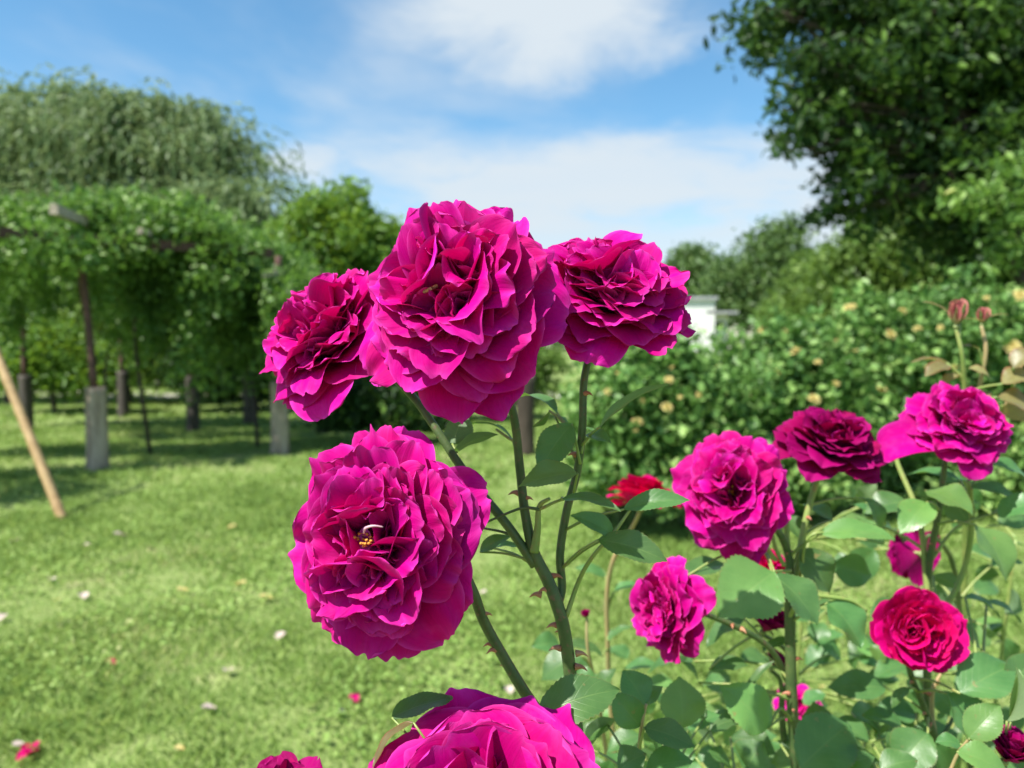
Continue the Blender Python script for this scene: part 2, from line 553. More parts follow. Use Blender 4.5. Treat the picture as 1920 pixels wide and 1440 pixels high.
def lawn_material():
    mt, N, out = new_mat('lawn')
    geo = N.n('ShaderNodeNewGeometry')
    pos = geo.outputs['Position']
    a = N.noise(pos, 0.9, 5, 0.6, 0.3)
    b = N.noise(pos, 7.0, 6, 0.65, 0.2)
    c = N.noise(pos, 45, 4, 0.6)
    col = N.mix(N.smooth(b, 0.35, 0.65), (0.15, 0.22, 0.055), (0.24, 0.30, 0.10))
    col = N.mix(N.math('MULTIPLY', N.math('MULTIPLY', N.smooth(a, 0.54, 0.70), 0.8), N.smooth(b, 0.42, 0.60)), col, (0.36, 0.31, 0.18))
    col = N.mix(N.math('MULTIPLY', N.smooth(c, 0.45, 0.7), 0.4), col, (0.075, 0.095, 0.025))
    p = principled(N, col, 0.9, 0.2, bump(N, N.math('ADD', c, b), 0.8, 0.02))
    N.put(out.inputs[0], p.outputs[0])
    return mt


M_LAWN = lawn_material()
M_GRAVEL = simple_material('pale_gravel', (0.40, 0.37, 0.33), (0.50, 0.47, 0.43), 6, 0.9, 0.6, 0.01)

# ------------------------------------------------------------------ smooth noise for shaping
_k = np.random.default_rng(5)
_NK = _k.normal(size=(10, 3))
_NP = _k.uniform(0, 6.28, size=(10, 3))


def snoise3(p, freq):
    """Smooth vector noise (n,3) -> (n,3), about -1..1."""
    q = p * freq
    o = np.zeros_like(p)
    for i in range(10):
        d = q @ _NK[i]
        o += np.sin(d[:, None] * (1 + 0.13 * i) + _NP[i]) * 0.25
    return o


def snoise2(x, y, seed=0):
    r = np.random.default_rng(seed)
    o = 0
    for i in range(9):
        a = r.uniform(0, 6.28)
        f = r.uniform(0.5, 2.2)
        o = o + np.sin((x * math.cos(a) + y * math.sin(a)) * f + r.uniform(0, 6.28))
    return o / 3.0


# ------------------------------------------------------------------ rose blossom
NU, NV = 27, 17
_u = np.linspace(-1, 1, NU)
_v = np.concatenate([np.linspace(0, 0.5, 7)[:-1], 0.5 + 0.5 * np.sin(np.linspace(0, math.pi / 2, NV - 6))])
UU, VV = np.meshgrid(_u, _v)
PF = grid_faces(NU, NV)
PUV = np.stack([(UU.ravel() + 1) / 2, VV.ravel()], 1)


def petal(rng, L, Wd, phi, th0, th1, cup0, cup1, ruf, curl, r0, z0, fold=0.0, power=1.3, tip=0.26, point=0.0, twist=0.0):
    """One petal in the blossom's frame: axis +Z, growing out in direction phi."""
    th = th0 + (th1 - th0) * _v ** power
    ds = L * np.diff(_v)
    r = r0 + np.concatenate([[0], np.cumsum(np.sin((th[1:] + th[:-1]) / 2) * ds)])
    z = z0 + np.concatenate([[0], np.cumsum(np.cos((th[1:] + th[:-1]) / 2) * ds)])
    # outline: broad rounded tip, slightly uneven margin, sometimes notched
    e = np.abs(UU)
    p1, p2, p3 = rng.uniform(0, 6.28, 3)
    sq = rng.uniform(2.5, 3.6)
    jag = 0.022 * np.sin(3.3 * UU + p1) + 0.014 * np.sin(7.1 * UU + p2)
    vq = VV * (1 - tip * 0.2 * e ** 2.2 + jag * VV) + point * VV ** 3 * np.exp(-(UU / 0.28) ** 2)
    rr = np.interp(vq, _v, r) + np.maximum(vq - 1, 0) * L * math.sin(th[-1])
    zz = np.interp(vq, _v, z) + np.maximum(vq - 1, 0) * L * math.cos(th[-1])
    tt = np.interp(vq, _v, th)
    top = np.clip((VV - 0.5) / 0.5, 0, 1)
    w = Wd * (0.17 + 0.83 * np.sin(math.pi / 2 * np.minimum(1, VV / 0.6)) ** 0.85) * np.maximum(0.03, 1 - top ** sq) ** (1 / sq)
    cup = cup0 + (cup1 - cup0) * VV
    cup = np.where(np.abs(cup) < 0.05, 0.05, cup)
    ang = cup * UU
    x = w * np.sin(ang) / cup
    off = w * (1 - np.cos(ang)) / cup
    Ue = UU * np.maximum(0.03, 1 - top ** sq) ** (1 / sq)      # true sideways position, so the tip stays one smooth edge
    Ee = np.abs(Ue)
    # ruffles grow towards the margin
    k1, k2 = rng.uniform(0.9, 1.7), rng.uniform(2.3, 3.6)
    mar = np.maximum(VV ** 2.4, Ee ** 3 * VV)
    off += ruf * mar * (np.sin(k1 * math.pi * Ue + p3) * 0.7 + 0.36 * np.sin(k2 * math.pi * Ue + p1) * mar)
    off += 0.35 * ruf * np.sin(3.0 * VV * math.pi + p2) * Ue
    off -= curl * L * (np.maximum(0, VV - 0.62) / 0.38) ** 2.2 * (0.45 + 0.55 * np.cos(Ue * 1.3 + p2 * 0.15))
    off += fold * w * (Ue ** 2 - 0.3)
    k3 = rng.uniform(4.2, 6.0)
    off += 0.24 * ruf * VV ** 6 * np.sin(k3 * math.pi * Ue + p2) + 0.12 * ruf * Ee ** 6 * VV * np.sin(14 * VV + p1)
    x = x + twist * L * VV ** 2
    # inner normal of the profile
    nr, nz = -np.cos(tt), np.sin(tt)
    rr = rr + off * nr
    zz = zz + off * nz
    c, s = math.cos(phi), math.sin(phi)
    V = np.stack([rr * c - x * s, rr * s + x * c, zz], -1).reshape(-1, 3)
    return V


def blossom_geo(D, seed, openness=1.0, n_outer=34, n_cl=5, per=8, ruf=1.0, inner=1.0, wild=1.0, droop=0.0, cl_tilt=38, reflex=1.0, close=0.0, broad=1.0):
    rng = np.random.default_rng(seed)
    R = math.radians
    g = Geo()
    lerp = lambda a, b, t: a + (b - a) * t
    parts = []
    for i in range(n_outer):
        t = i / max(1, n_outer - 1)
        phi = i * 2.39996 + rng.uniform(-0.25, 0.25)
        L = D * lerp(0.515, 0.37, t) * rng.uniform(0.90, 1.07)
        Wd = D * broad * lerp(0.205, 0.145, t) * rng.uniform(0.82, 1.22)
        th1 = lerp(104 * reflex, 46, t ** 0.8) * openness + rng.uniform(-9, 9) * wild - close
        th0 = lerp(74, 18, t) * openness + rng.uniform(-5, 5)
        V = petal(rng, L, Wd, phi, R(th0), R(th1), lerp(0.6, 0.9, t), lerp(-0.25, 0.55, t) + rng.uniform(-0.25, 0.35),
                  D * 0.022 * ruf * rng.uniform(0.6, 1.5), rng.uniform(0.0, 0.17) * wild, D * 0.03, D * 0.11 * t,
                  rng.uniform(-0.05, 0.18), rng.uniform(1.1, 1.7), rng.uniform(0.16, 0.32),
                  rng.choice([0, 0, -0.03, -0.07, 0.03]), rng.uniform(-0.08, 0.08))
        parts.append(V)
    for k in range(n_cl):
        ph = k * 2 * math.pi / n_cl + rng.uniform(-0.35, 0.35)
        tl = R(cl_tilt * openness + rng.uniform(-7, 7))
        a = np.array([math.sin(tl) * math.cos(ph), math.sin(tl) * math.sin(ph), math.cos(tl)])
        sidev = np.array([-math.sin(ph), math.cos(ph), 0])
        up = np.cross(a, sidev)
        base = a * D * 0.05 + np.array([0, 0, D * 0.10])
        size = rng.uniform(0.85, 1.2)
        f0 = rng.uniform(0, 6.28)
        for j in range(per):
            s = j / max(1, per - 1)
            # nested folds: petals alternate either side of the quarter's radial plane
            phj = f0 + j * 2.4 + rng.uniform(-0.3, 0.3)
            L = D * lerp(0.335, 0.20, s) * size * inner * rng.uniform(0.9, 1.1)
            Wd = D * broad * lerp(0.145, 0.078, s) * size * rng.uniform(0.85, 1.2)
            V = petal(rng, L, Wd, phj, R(lerp(22, 3, s)), R(lerp(60, 10, s) * openness + rng.uniform(-5, 8) * wild), 1.3, rng.uniform(0.45, 1.0),
                      D * 0.014 * ruf * rng.uniform(0.6, 1.5), rng.uniform(-0.03, 0.16) * wild, D * 0.012 * (1 - s), 0,
                      rng.uniform(-0.1, 0.30), 1.3, rng.uniform(0.15, 0.35), rng.choice([0, 0, -0.06, -0.03]), rng.uniform(-0.1, 0.1))
            V = V[:, :1] * up + V[:, 1:2] * sidev + V[:, 2:3] * a + base
            parts.append(V)
    if n_cl:
        for j in range(7):                                   # small petaloids round the eye
            V = petal(rng, D * rng.uniform(0.13, 0.21), D * rng.uniform(0.03, 0.06), rng.uniform(0, 6.28), R(5), R(rng.uniform(15, 45)), 1.2, 1.2,
                      D * 0.012, 0.1, D * 0.02, D * 0.13, 0.1)
            parts.append(V)
    for V in parts:
        V += snoise3(V + seed * 0.37, 20.0 / D * 0.1) * D * 0.016 * wild * (np.linalg.norm(V, axis=1)[:, None] / (D * 0.5)) ** 1.5
        V += snoise3(V + seed * 0.91, 60.0 / D * 0.1) * D * 0.003 * (np.linalg.norm(V, axis=1)[:, None] / (D * 0.5))
        if droop:
            rad = np.hypot(V[:, 0], V[:, 1])
            V[:, 2] -= droop * rad ** 2 / D
        g.add(V, PF, PUV)
    return g


def frame(axis, roll):
    a = nrm(axis)
    ref = np.array([0, 0, 1.0]) if abs(a[2]) < 0.95 else np.array([0, 1.0, 0])
    x = nrm(np.cross(ref, a))
    y = np.cross(a, x)
    c, s = math.cos(roll), math.sin(roll)
    return np.stack([x * c + y * s, -x * s + y * c, a], 1)


def set_xf(o, M3, loc, parent_loc):
    m4 = Matrix([[*M3[0], loc[0] - parent_loc[0]], [*M3[1], loc[1] - parent_loc[1]], [*M3[2], loc[2] - parent_loc[2]], [0, 0, 0, 1]])
    o.matrix_local = m4


def calyx_geo(D, seed, spread=110, size=1.0):
    rng = np.random.default_rng(seed + 900)
    g = Geo()
    tube(g, [(0, 0, -0.075 * D), (0, 0, -0.055 * D), (0, 0, -0.02 * D), (0, 0, 0.012 * D)], [0.028 * D, 0.055 * D, 0.062 * D, 0.045 * D], 12, 10)
    for k in range(5):
        V = petal(rng, D * 0.30 * size, D * 0.034 * size, k * 1.2566 + rng.uniform(-.15, .15), math.radians(40), math.radians(spread + rng.uniform(-25, 20)), 0.6, 0.9,
                  D * 0.006, 0.05, D * 0.02, -D * 0.005, 0.1, 1.0, 0.9)
        g.add(V, PF, PUV)
    return g


def stamen_geo(D, seed, n=16, h=0.30):
    rng = np.random.default_rng(seed + 70)
    g = Geo()
    for i in range(n):
        a = rng.uniform(0, 6.28)
        r = D * rng.uniform(0.012, 0.04)
        l = D * rng.uniform(0.7, 1.1) * h
        p0 = np.array([0, 0, D * 0.11])
        p2 = np.array([math.cos(a) * r, math.sin(a) * r, l])
        p1 = (p0 + p2) / 2 + np.array([math.cos(a), math.sin(a), 0]) * r * 0.5
        tube(g, [p0, p1, p2], [D * 0.0022] * 3, 5, 5)
        tube(g, [p2 - [0, 0, D * .004], p2, p2 + np.array([math.cos(a), 0.3, 0.5]) * D * 0.008], [D * 0.005, D * 0.0075, D * 0.003], 6, 5)
    return g


def blossom(parent, px, py, d, wpx, axis, seed, mat=None, roll=0.0, lift=0.16, stamens=0, label=None, sep=True, sep_spread=110, sep_size=1.0, st_h=0.30, stretch=None, **kw):
    """A rose: petals as one mesh, with calyx and stamens as its sub-parts. Returns the blossom and the point where the stem joins."""
    D = 1.09 * wpx * d / FPX
    ax = nrm(axis)
    org = P(px, py, d) - ax * D * lift
    M3 = frame(ax, roll)
    bg = blossom_geo(D, seed, **kw)
    if stretch:                                           # a head that grew wider or taller than round
        Q = M3.T @ np.diag(stretch) @ M3
        bg.v = [v @ Q.T for v in bg.v]
    me = bg.mesh('blossom')
    o = link('blossom', me, parent, mat or M_PETAL)
    set_xf(o, M3, org, parent.location)
    if label:
        o['label'] = label
    if sep:
        link('calyx', calyx_geo(D, seed, sep_spread, sep_size).mesh('calyx'), o, M_SEPAL)
    if stamens:
        link('stamens', stamen_geo(D, seed, stamens, st_h).mesh('stamens'), o, M_STAMEN)
    return o, org - ax * D * 0.07, D


# ------------------------------------------------------------------ leaves of the near roses
LNU, LNV = 9, 46
_lu = np.linspace(-1, 1, LNU)
_lv = np.linspace(0, 1, LNV)
LU, LV = np.meshgrid(_lu, _lv)
LF = grid_faces(LNU, LNV)
LUV = np.stack([(LU.ravel() + 1) / 2, LV.ravel()], 1)
NRM = {'c': (0, -1, 0.25), 'u': (0, -0.45, 1), 'f': (0, -0.15, 1), 'd': (0, 0.75, 0.55), 'l': (-0.8, -0.6, 0.5), 'r': (0.8, -0.6, 0.5), 'b': (0.1, 0.9, 0.3), 's': (0.9, -0.25, 0.4)}


def leaf_verts(b, t, width, n0, arch, fold, seed, teeth=15):
    rng = np.random.default_rng(seed)
    b, t = np.asarray(b, float), np.asarray(t, float)
    ax = t - b
    L = np.linalg.norm(ax)
    ax = ax / L
    n = np.asarray(n0, float)
    n = nrm(n - ax * (n @ ax))
    sd = np.cross(ax, n)
    s = LV
    hw = width / 2 * np.sin(math.pi * np.clip(s, 0, 1) ** rng.uniform(0.72, 0.84)) ** 0.80
    hw = hw * np.where(s > 0.86, 1 - 0.35 * ((s - 0.86) / 0.14), 1)
    saw = (s * teeth) % 1.0
    e = np.abs(LU)
    tooth = np.where(e > 0.9, 0.10 * saw, 0) * width / 2 * np.sin(math.pi * s) ** 0.3
    lat = LU * hw + np.sign(LU) * tooth
    along = s * L + e * hw * 0.16 * (1 - s)
    p1, p2 = rng.uniform(0, 6.28, 2)
    up = fold * e ** 1.2 * hw - arch * L * (4 * s * (1 - s) * -0.15 + s ** 2 * 0.55 - s * 0.2)
    up += width * 0.045 * np.sin(6.5 * s + p1) * LU * e + width * 0.03 * np.sin(13 * s + p2) * e ** 2
    V = b + along[..., None] * ax + lat[..., None] * sd + up[..., None] * n
    return V.reshape(-1, 3)


def leaf(parent, bx, by, tx, ty, d, wpx, face='u', dd=0.0, mat=None, arch=0.35, fold=0.25, seed=None, stalk=None, label=None):
    """A leaflet from its base pixel to its tip pixel at depth d (tip at d+dd)."""
    seed = int(bx * 7 + by * 13 + tx) if seed is None else seed
    b, t = P(bx, by, d), P(tx, ty, d + dd)
    if stalk is None and parent.name in STEMS:            # a leaf stalk back to the nearest stem
        c = np.concatenate(STEMS[parent.name])
        k = np.linalg.norm(c + np.array([0, 0, 0.02]) - b, axis=1)
        if 0.006 < k.min() < 0.16:
            stalk = ('w', *c[k.argmin()])
    n0 = NRM[face] if isinstance(face, str) else face
    V = leaf_verts(b, t, wpx * d / FPX, n0, arch, fold, seed)
    g = Geo()
    g.add(V, LF, LUV)
    if stalk is not None:
        q = np.array(stalk[1:], float) if stalk[0] == 'w' else P(*stalk)
        midp = (q + b) / 2 + np.array([0, 0, 0.05 * np.linalg.norm(q - b)])
        st = Geo()
        tube(st, [q, midp, b], [0.0009 * d / 0.4, 0.0007 * d / 0.4, 0.0006 * d / 0.4], 6, 8)
    me = g.mesh('leaf', parent.location)
    o = link('leaf', me, parent, mat or M_LEAF)
    if stalk is not None:
        link('leaf_stalk', st.mesh('leaf_stalk', parent.location), o, M_STEM_LIGHT).matrix_parent_inverse = Matrix.Identity(4)
    if label:
        o['label'] = label
    return o


STEMS = {}


def stem(parent, path, r, mat=None, name='stem', sides=10):
    """path: world points; r in metres at each end or list."""
    g = Geo()
    r = r if isinstance(r, (list, tuple)) else [r, r]
    STEMS.setdefault(parent.name, []).append(tube(g, path, r, sides, max(12, 7 * len(path))))
    return link(name, g.mesh(name, parent.location), parent, mat or M_STEM)


def thorn(parent, px, py, d, dirv, size=0.006):
    b = P(px, py, d)
    dv = nrm(dirv)
    g = Geo()
    tube(g, [b - dv * 0.001, b + dv * size * 0.5, b + dv * size + np.array([0, 0, -size * 0.35])], [size * 0.36, size * 0.17, size * 0.02], 7, 7)
    return link('thorn', g.mesh('thorn', parent.location), parent, M_THORN)


def cane(x, y, label, group='rose canes in the near bed'):
    return thing('rose_cane', (x, y, 0.0), label, 'rose', group)


# ------------------------------------------------------------------ foliage masses
def leaf_cards(C, size, rng, up=0.5, dirs=None, aspect=0.5, fold=0.25, jitter=0.35):
    """Six-sided folded leaves at points C."""
    n = len(C)
    d = rng.normal(size=(n, 3)) if dirs is None else dirs + 0.35 * rng.normal(size=(n, 3))
    d /= np.linalg.norm(d, axis=1)[:, None] + 1e-9
    nn = rng.normal(size=(n, 3)) * (1 - up) + np.array([0, 0, 1.0]) * up * 1.6
    nn -= d * np.sum(nn * d, 1)[:, None]
    nn /= np.linalg.norm(nn, axis=1)[:, None] + 1e-9
    s = np.cross(d, nn)
    L = size * (1 + jitter * rng.uniform(-1, 1, n))[:, None]
    w = L * aspect * 0.5
    q = [-0.5 * L * d, -0.15 * L * d + w * s + fold * w * nn, 0.22 * L * d + 0.8 * w * s + fold * w * nn, 0.5 * L * d - 0.06 * L * nn,
         0.22 * L * d - 0.8 * w * s + fold * w * nn, -0.15 * L * d - w * s + fold * w * nn]
    V = np.stack([C + k for k in q], 1).reshape(-1, 3)
    i = np.arange(n)[:, None] * 6
    F = np.concatenate([i + np.array([[0, 1, 2, 3]]), i + np.array([[0, 3, 4, 5]])])
    return V, F


def crown_points(blobs, n_cl, per, cl_r, rng, shell=0.55, flat=0.6, zmin=0.15, spray=0.0):
    """blobs: list of (centre, radii). Clusters of leaves spread through the outer part of the crown."""
    w = np.array([np.prod(r) ** (2 / 3) for _, r in blobs])
    w /= w.sum()
    k = rng.choice(len(blobs), n_cl, p=w)
    c = np.array([b[0] for b in blobs])[k]
    r = np.array([b[1] for b in blobs])[k]
    d = rng.normal(size=(n_cl, 3))
    d /= np.linalg.norm(d, axis=1)[:, None]
    bumpy = 1 + 0.17 * np.clip(snoise3(d + k[:, None] * 1.7, 2.6)[:, :1], -1.2, 1.2)
    rad = (shell + (1 - shell) * rng.uniform(0, 1, n_cl) ** 0.7)[:, None] * bumpy
    cc = c + d * rad * r
    crown_points.twigs = (c, cc)
    pts = np.repeat(cc, per, 0) + np.clip(rng.normal(size=(n_cl * per, 3)), -1.6, 1.6) * cl_r * np.array([1, 1, flat])
    if spray:                                             # drooping sprays pointing away from the middle of the crown
        od = d * [1, 1, 0.3] + rng.normal(size=d.shape) * 0.35
        od /= np.linalg.norm(od, axis=1)[:, None]
        t = rng.uniform(0, 1, (n_cl * per, 1)) * np.repeat(rng.uniform(0.5, 1.2, (n_cl, 1)), per, 0)
        pts += np.repeat(od, per, 0) * t * spray - np.array([0, 0, 0.75 * spray]) * t ** 1.8
    pts = pts[pts[:, 2] > zmin]
    return pts, cc


def trunk_geo(base, top, r0, blobs, rng, limbs=1.0):
    g = Geo()
    base, top = np.asarray(base, float), np.asarray(top, float)
    mid = base * 0.5 + top * 0.5 + rng.normal(size=3) * np.array([1, 1, 0]) * r0 * 0.8
    tube(g, [base - [0, 0, 0.05], base + [0, 0, 0.25 * r0 * 4], mid, top], [r0 * 1.35, r0, r0 * 0.8, r0 * 0.5], 12, 18, rough=0.05, rng=rng)
    for c, r in blobs:
        s = mid + (top - mid) * rng.uniform(0.1, 0.95)
        e = np.asarray(c) + rng.normal(size=3) * np.asarray(r) * 0.15
        m_ = (s + e) / 2 + np.array([0, 0, 0.15 * np.linalg.norm(e - s)])
        tube(g, [s, m_, e], [r0 * 0.42 * limbs, r0 * 0.25 * limbs, r0 * 0.06], 8, 12)
        for q in range(3):
            e2 = np.asarray(c) + rng.normal(size=3) * np.asarray(r) * 0.5
            tube(g, [m_, (m_ + e2) / 2 + rng.normal(size=3) * 0.08 * np.linalg.norm(e2 - m_), e2], [r0 * 0.16 * limbs, r0 * 0.1 * limbs, r0 * 0.03], 6, 9)
    return g


def twig_geo(rng, r, most=160):
    """Thin twigs out to the leaf clusters of the crown scattered last."""
    c, cc = crown_points.twigs
    g = Geo()
    for i in rng.permutation(len(cc))[:most]:
        s = c[i] + (cc[i] - c[i]) * rng.uniform(0.1, 0.4)
        m_ = (s + cc[i]) / 2 + rng.normal(size=3) * 0.06 * np.linalg.norm(cc[i] - s)
        tube(g, [s, m_, cc[i]], [r, r * 0.7, r * 0.3], 4, 6)
    return g


def px_blobs(spec, d):
    """Ellipsoids of a crown from (px, py, rx, ry[, extra depth]) at depth d."""
    out = []
    for s in spec:
        px, py, rx, ry = s[:4]
        dd = d + (s[4] if len(s) > 4 else 0)
        k = dd / FPX
        out.append((P(px, py, dd), np.array([rx * k, (rx + ry) / 2 * k * 0.95, ry * k])))
    return out


def tree(name, spec, d, base_x, mat, label, cat='tree', n_cl=500, per=40, leaf_size=0.10, cl_r=0.28, seed=1, group=None, shell=0.5, up=0.45, r0=0.16, bark=None, weep=0.0, aspect=0.5, limbs=1.0, trunk_name='trunk', base=None, spray=0.0):
    rng = np.random.default_rng(seed)
    blobs = px_blobs(spec, d)
    c0 = np.mean([b[0] for b in blobs], 0)
    if base is None:
        bx = P(base_x, 700, d)
        base = np.array([bx[0], bx[1], 0.0])
    root = thing(name, base, label, cat, group)
    top = np.array([base[0] * 0.6 + c0[0] * 0.4, base[1] * 0.6 + c0[1] * 0.4, max(c0[2], 0.4)])
    link(trunk_name, trunk_geo(base, top, r0, blobs, rng, limbs).mesh(trunk_name, base), root, bark or M_BARK)
    if weep:
        # arching heads, each a mop of hanging strands
        _, cc = crown_points(blobs, n_cl, 1, 0.01, rng, 0.25)
        pts, dirs = [], []
        cen = np.mean([b[0] for b in blobs], 0)
        for c in cc:
            lean = nrm((c - cen) * [1, 1, 0] + rng.normal(size=3) * 0.4) * 0.5
            hr = rng.uniform(0.6, 1.5) * cl_r
            for q in range(rng.integers(14, 30)):
                l = weep * rng.uniform(0.35, 1.2)
                t = np.linspace(0, 1, per)
                o = (rng.normal(size=3) * [1, 1, 0] + lean) * hr
                p = c + rng.normal(size=3) * 0.08 + np.outer(1 - (1 - t) ** 2.2, o) + np.outer(0.35 * hr * np.sin(np.minimum(t * 2.2, 3.14)), [0, 0, 1.0]) - np.outer(t ** 2, [0, 0, l])
                pts.append(p + rng.normal(size=p.shape) * 0.035)
                dirs.append(np.gradient(p, axis=0) / (np.linalg.norm(np.gradient(p, axis=0), axis=1)[:, None] + 1e-9))
        pts, dirs = np.concatenate(pts), np.concatenate(dirs)
        ok = pts[:, 2] > 0.3
        V, F = leaf_cards(pts[ok], leaf_size, rng, 0.2, dirs[ok], aspect)
    else:
        pts, _ = crown_points(blobs, n_cl, per, cl_r, rng, shell, spray=spray)
        V, F = leaf_cards(pts, leaf_size, rng, up, aspect=aspect)
    link('crown', mesh('crown', V, F, origin=base), root, mat)
    if not weep:
        link('twigs', twig_geo(rng, r0 * 0.07).mesh('twigs', base), root, bark or M_BARK)
    return root


# ================================================================== SETTING
g = Geo()
n = 60
xs = np.linspace(-1, 1, n)
xs = np.sign(xs) * np.abs(xs) ** 2.5 * 400
X, Y = np.meshgrid(xs, xs + 10)
Z = 0.0 * X + np.where(np.hypot(X, Y) > 40, 0, 0)
g.add(np.stack([X, Y, Z], -1).reshape(-1, 3), grid_faces(n, n))
tag(link('lawn', g.mesh('lawn'), None, M_LAWN), kind='structure')

# pale gravel path beyond the pergola, its paleness also standing for sunlit ground
g = Geo()
xs = np.linspace(-16, 9, 60)
y0 = 16.2 + 0.5 * np.sin(xs * 0.35)
V = np.concatenate([np.stack([xs, y0, 0 * xs + 0.006], 1), np.stack([xs, y0 + 2.6, 0 * xs + 0.006], 1)])
g.add(V, grid_faces(60, 2))
tag(link('path', g.mesh('path'), None, M_GRAVEL), kind='structure')


# ------------------------------------------------------------------ grass
def build_grass():
    rng = np.random.default_rng(11)
    C, H, Wd, Lean = [], [], [], []
    for (y0, y1, dens, h, w) in ((1.25, 3.2, 15000, 0.030, 0.0040), (3.2, 6.0, 5500, 0.034, 0.0065), (6.0, 11.0, 1500, 0.042, 0.012), (11.0, 24.0, 260, 0.055, 0.03)):
        area = (y1 - y0) * (y0 + y1) * 0.5 * 2 * 0.74
        n = int(area * dens)
        y = np.sqrt(rng.uniform(y0 ** 2, y1 ** 2, n))
        x = rng.uniform(-0.74, 0.74, n) * y + rng.normal(size=n) * 0.05
        m1 = snoise2(x * 2.3, y * 2.3, 1) + 0.7 * snoise2(x * 7, y * 7, 2)
        keep = rng.uniform(0, 1, n) < np.clip(0.70 + 0.26 * m1, 0.15, 1)
        x, y, m1 = x[keep], y[keep], m1[keep]
        C.append(np.stack([x, y, 0 * x - 0.002], 1))
        H.append(h * rng.uniform(0.45, 1.25, len(x)) * np.clip(1 + 0.25 * m1, 0.5, 1.7))
        Wd.append(np.full(len(x), w) * rng.uniform(0.6, 1.5, len(x)))
    C, H, Wd = np.concatenate(C), np.concatenate(H), np.concatenate(Wd)
    n = len(C)
    a = rng.uniform(0, 6.28, n)
    s = np.stack([np.cos(a), np.sin(a), 0 * a], 1) * Wd[:, None] / 2
    b = rng.uniform(0, 6.28, n)
    ln = np.stack([np.cos(b), np.sin(b), 0 * b], 1) * (H * rng.uniform(0.2, 1.3, n))[:, None]
    up = np.array([0, 0, 1.0]) * H[:, None]
    V = np.stack([C - s, C + s, C + s * 0.8 + up * 0.6 + ln * 0.35, C + up * 0.95 + ln, C - s * 0.8 + up * 0.6 + ln * 0.35], 1).reshape(-1, 3)
    F = np.arange(n)[:, None] * 5 + np.array([[0, 1, 2, 3, 4]])
    # clover and other broad little leaves among the blades
    m = 60000
    y = np.sqrt(rng.uniform(1.3 ** 2, 6.5 ** 2, m))
    x = rng.uniform(-0.74, 0.74, m) * y
    k = snoise2(x * 3.1, y * 3.1, 4) > 0.15
    x, y = x[k], y[k]
    P0 = np.stack([x, y, rng.uniform(0.008, 0.04, len(x))], 1)
    V2, F2 = leaf_cards(P0, 0.017, rng, 0.75, aspect=0.8)
    return V, F, V2, F2


V, F, V2, F2 = build_grass()
tag(link('grass', mesh('grass', np.concatenate([V, V2]), [F, F2 + len(V)]), None, F_GRASS), 'short weedy grass of the sunlit lawn', 'grass', kind='stuff')

# ------------------------------------------------------------------ trees on the left
tree('weeping_tree', [(40, 290, 140, 130), (120, 225, 80, 70), (-110, 310, 150, 160), (20, 430, 150, 90), (-40, 215, 90, 75), (40, 200, 60, 50)], 22, 60, F_WEEP,
     'tall weeping tree with drooping grey green strands behind the left end of the pergola', n_cl=85, per=22, leaf_size=0.18, cl_r=1.0, seed=21, weep=2.1, aspect=0.34, r0=0.3, bark=M_BARK2, group='weeping trees')
tree('weeping_tree', [(240, 240, 70, 60), (310, 268, 80, 75), (365, 248, 40, 36), (415, 300, 40, 40), (270, 390, 130, 90), (400, 400, 70, 80)], 21, 300, F_WEEP,
     'domed weeping tree between the tallest weeping tree and the low sloping one', n_cl=80, per=22, leaf_size=0.18, cl_r=0.95, seed=22, weep=2.0, aspect=0.34, r0=0.28, bark=M_BARK2, group='weeping trees')
tree('weeping_tree', [(485, 385, 60, 60), (430, 470, 90, 70), (520, 480, 60, 80), (460, 540, 90, 60)], 19, 470, F_WEEP,
     'low weeping tree with a sloping outline next to the bright green tree', n_cl=75, per=20, leaf_size=0.16, cl_r=0.8, seed=23, weep=1.7, aspect=0.34, r0=0.2, bark=M_BARK2, group='weeping trees')
tree('broadleaf_tree', [(640, 440, 85, 75), (590, 450, 60, 70), (690, 470, 50, 60), (640, 385, 38, 40), (600, 540, 90, 60), (680, 545, 70, 50)], 16, 640, F_BRIGHT,
     'bright yellow green tree with a rounded pointed crown above the leftmost rose bloom', n_cl=600, per=40, leaf_size=0.13, cl_r=0.17, spray=0.5, seed=24, shell=0.4)

# darker trees and shrubs beyond the pergola
tree('background_tree', [(270, 560, 120, 100), (200, 640, 90, 70), (330, 660, 90, 60)], 15, 232, F_MID,
     'dim mid green tree with a bare lower trunk behind the pergola posts', n_cl=420, per=34, leaf_size=0.15, cl_r=0.3, seed=31, r0=0.13, group='trees behind the pergola')
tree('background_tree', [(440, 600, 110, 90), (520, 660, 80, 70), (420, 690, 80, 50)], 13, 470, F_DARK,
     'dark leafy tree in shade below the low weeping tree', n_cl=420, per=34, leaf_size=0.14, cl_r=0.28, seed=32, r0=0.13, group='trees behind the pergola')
tree('background_tree', [(30, 560, 90, 110), (-60, 620, 90, 80)], 15, 20, F_MID,
     'mid green tree filling the gap at the far left of the pergola', n_cl=340, per=34, leaf_size=0.15, cl_r=0.3, seed=33, r0=0.13, group='trees behind the pergola')
tree('shrub', [(95, 655, 75, 50), (170, 690, 70, 45), (40, 690, 60, 40)], 12.5, 100, F_BRIGHT,
     'sunlit light green shrub seen through the pergola beside the rusty post', 'shrub', n_cl=260, per=34, leaf_size=0.10, cl_r=0.2, seed=34, r0=0.04, trunk_name='stems')
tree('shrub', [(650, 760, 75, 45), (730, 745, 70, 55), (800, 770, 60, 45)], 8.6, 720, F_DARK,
     'dark low shrub behind the gap between the upper and lower blooms', 'shrub', n_cl=300, per=30, leaf_size=0.07, cl_r=0.12, seed=35, r0=0.03, trunk_name='stems')
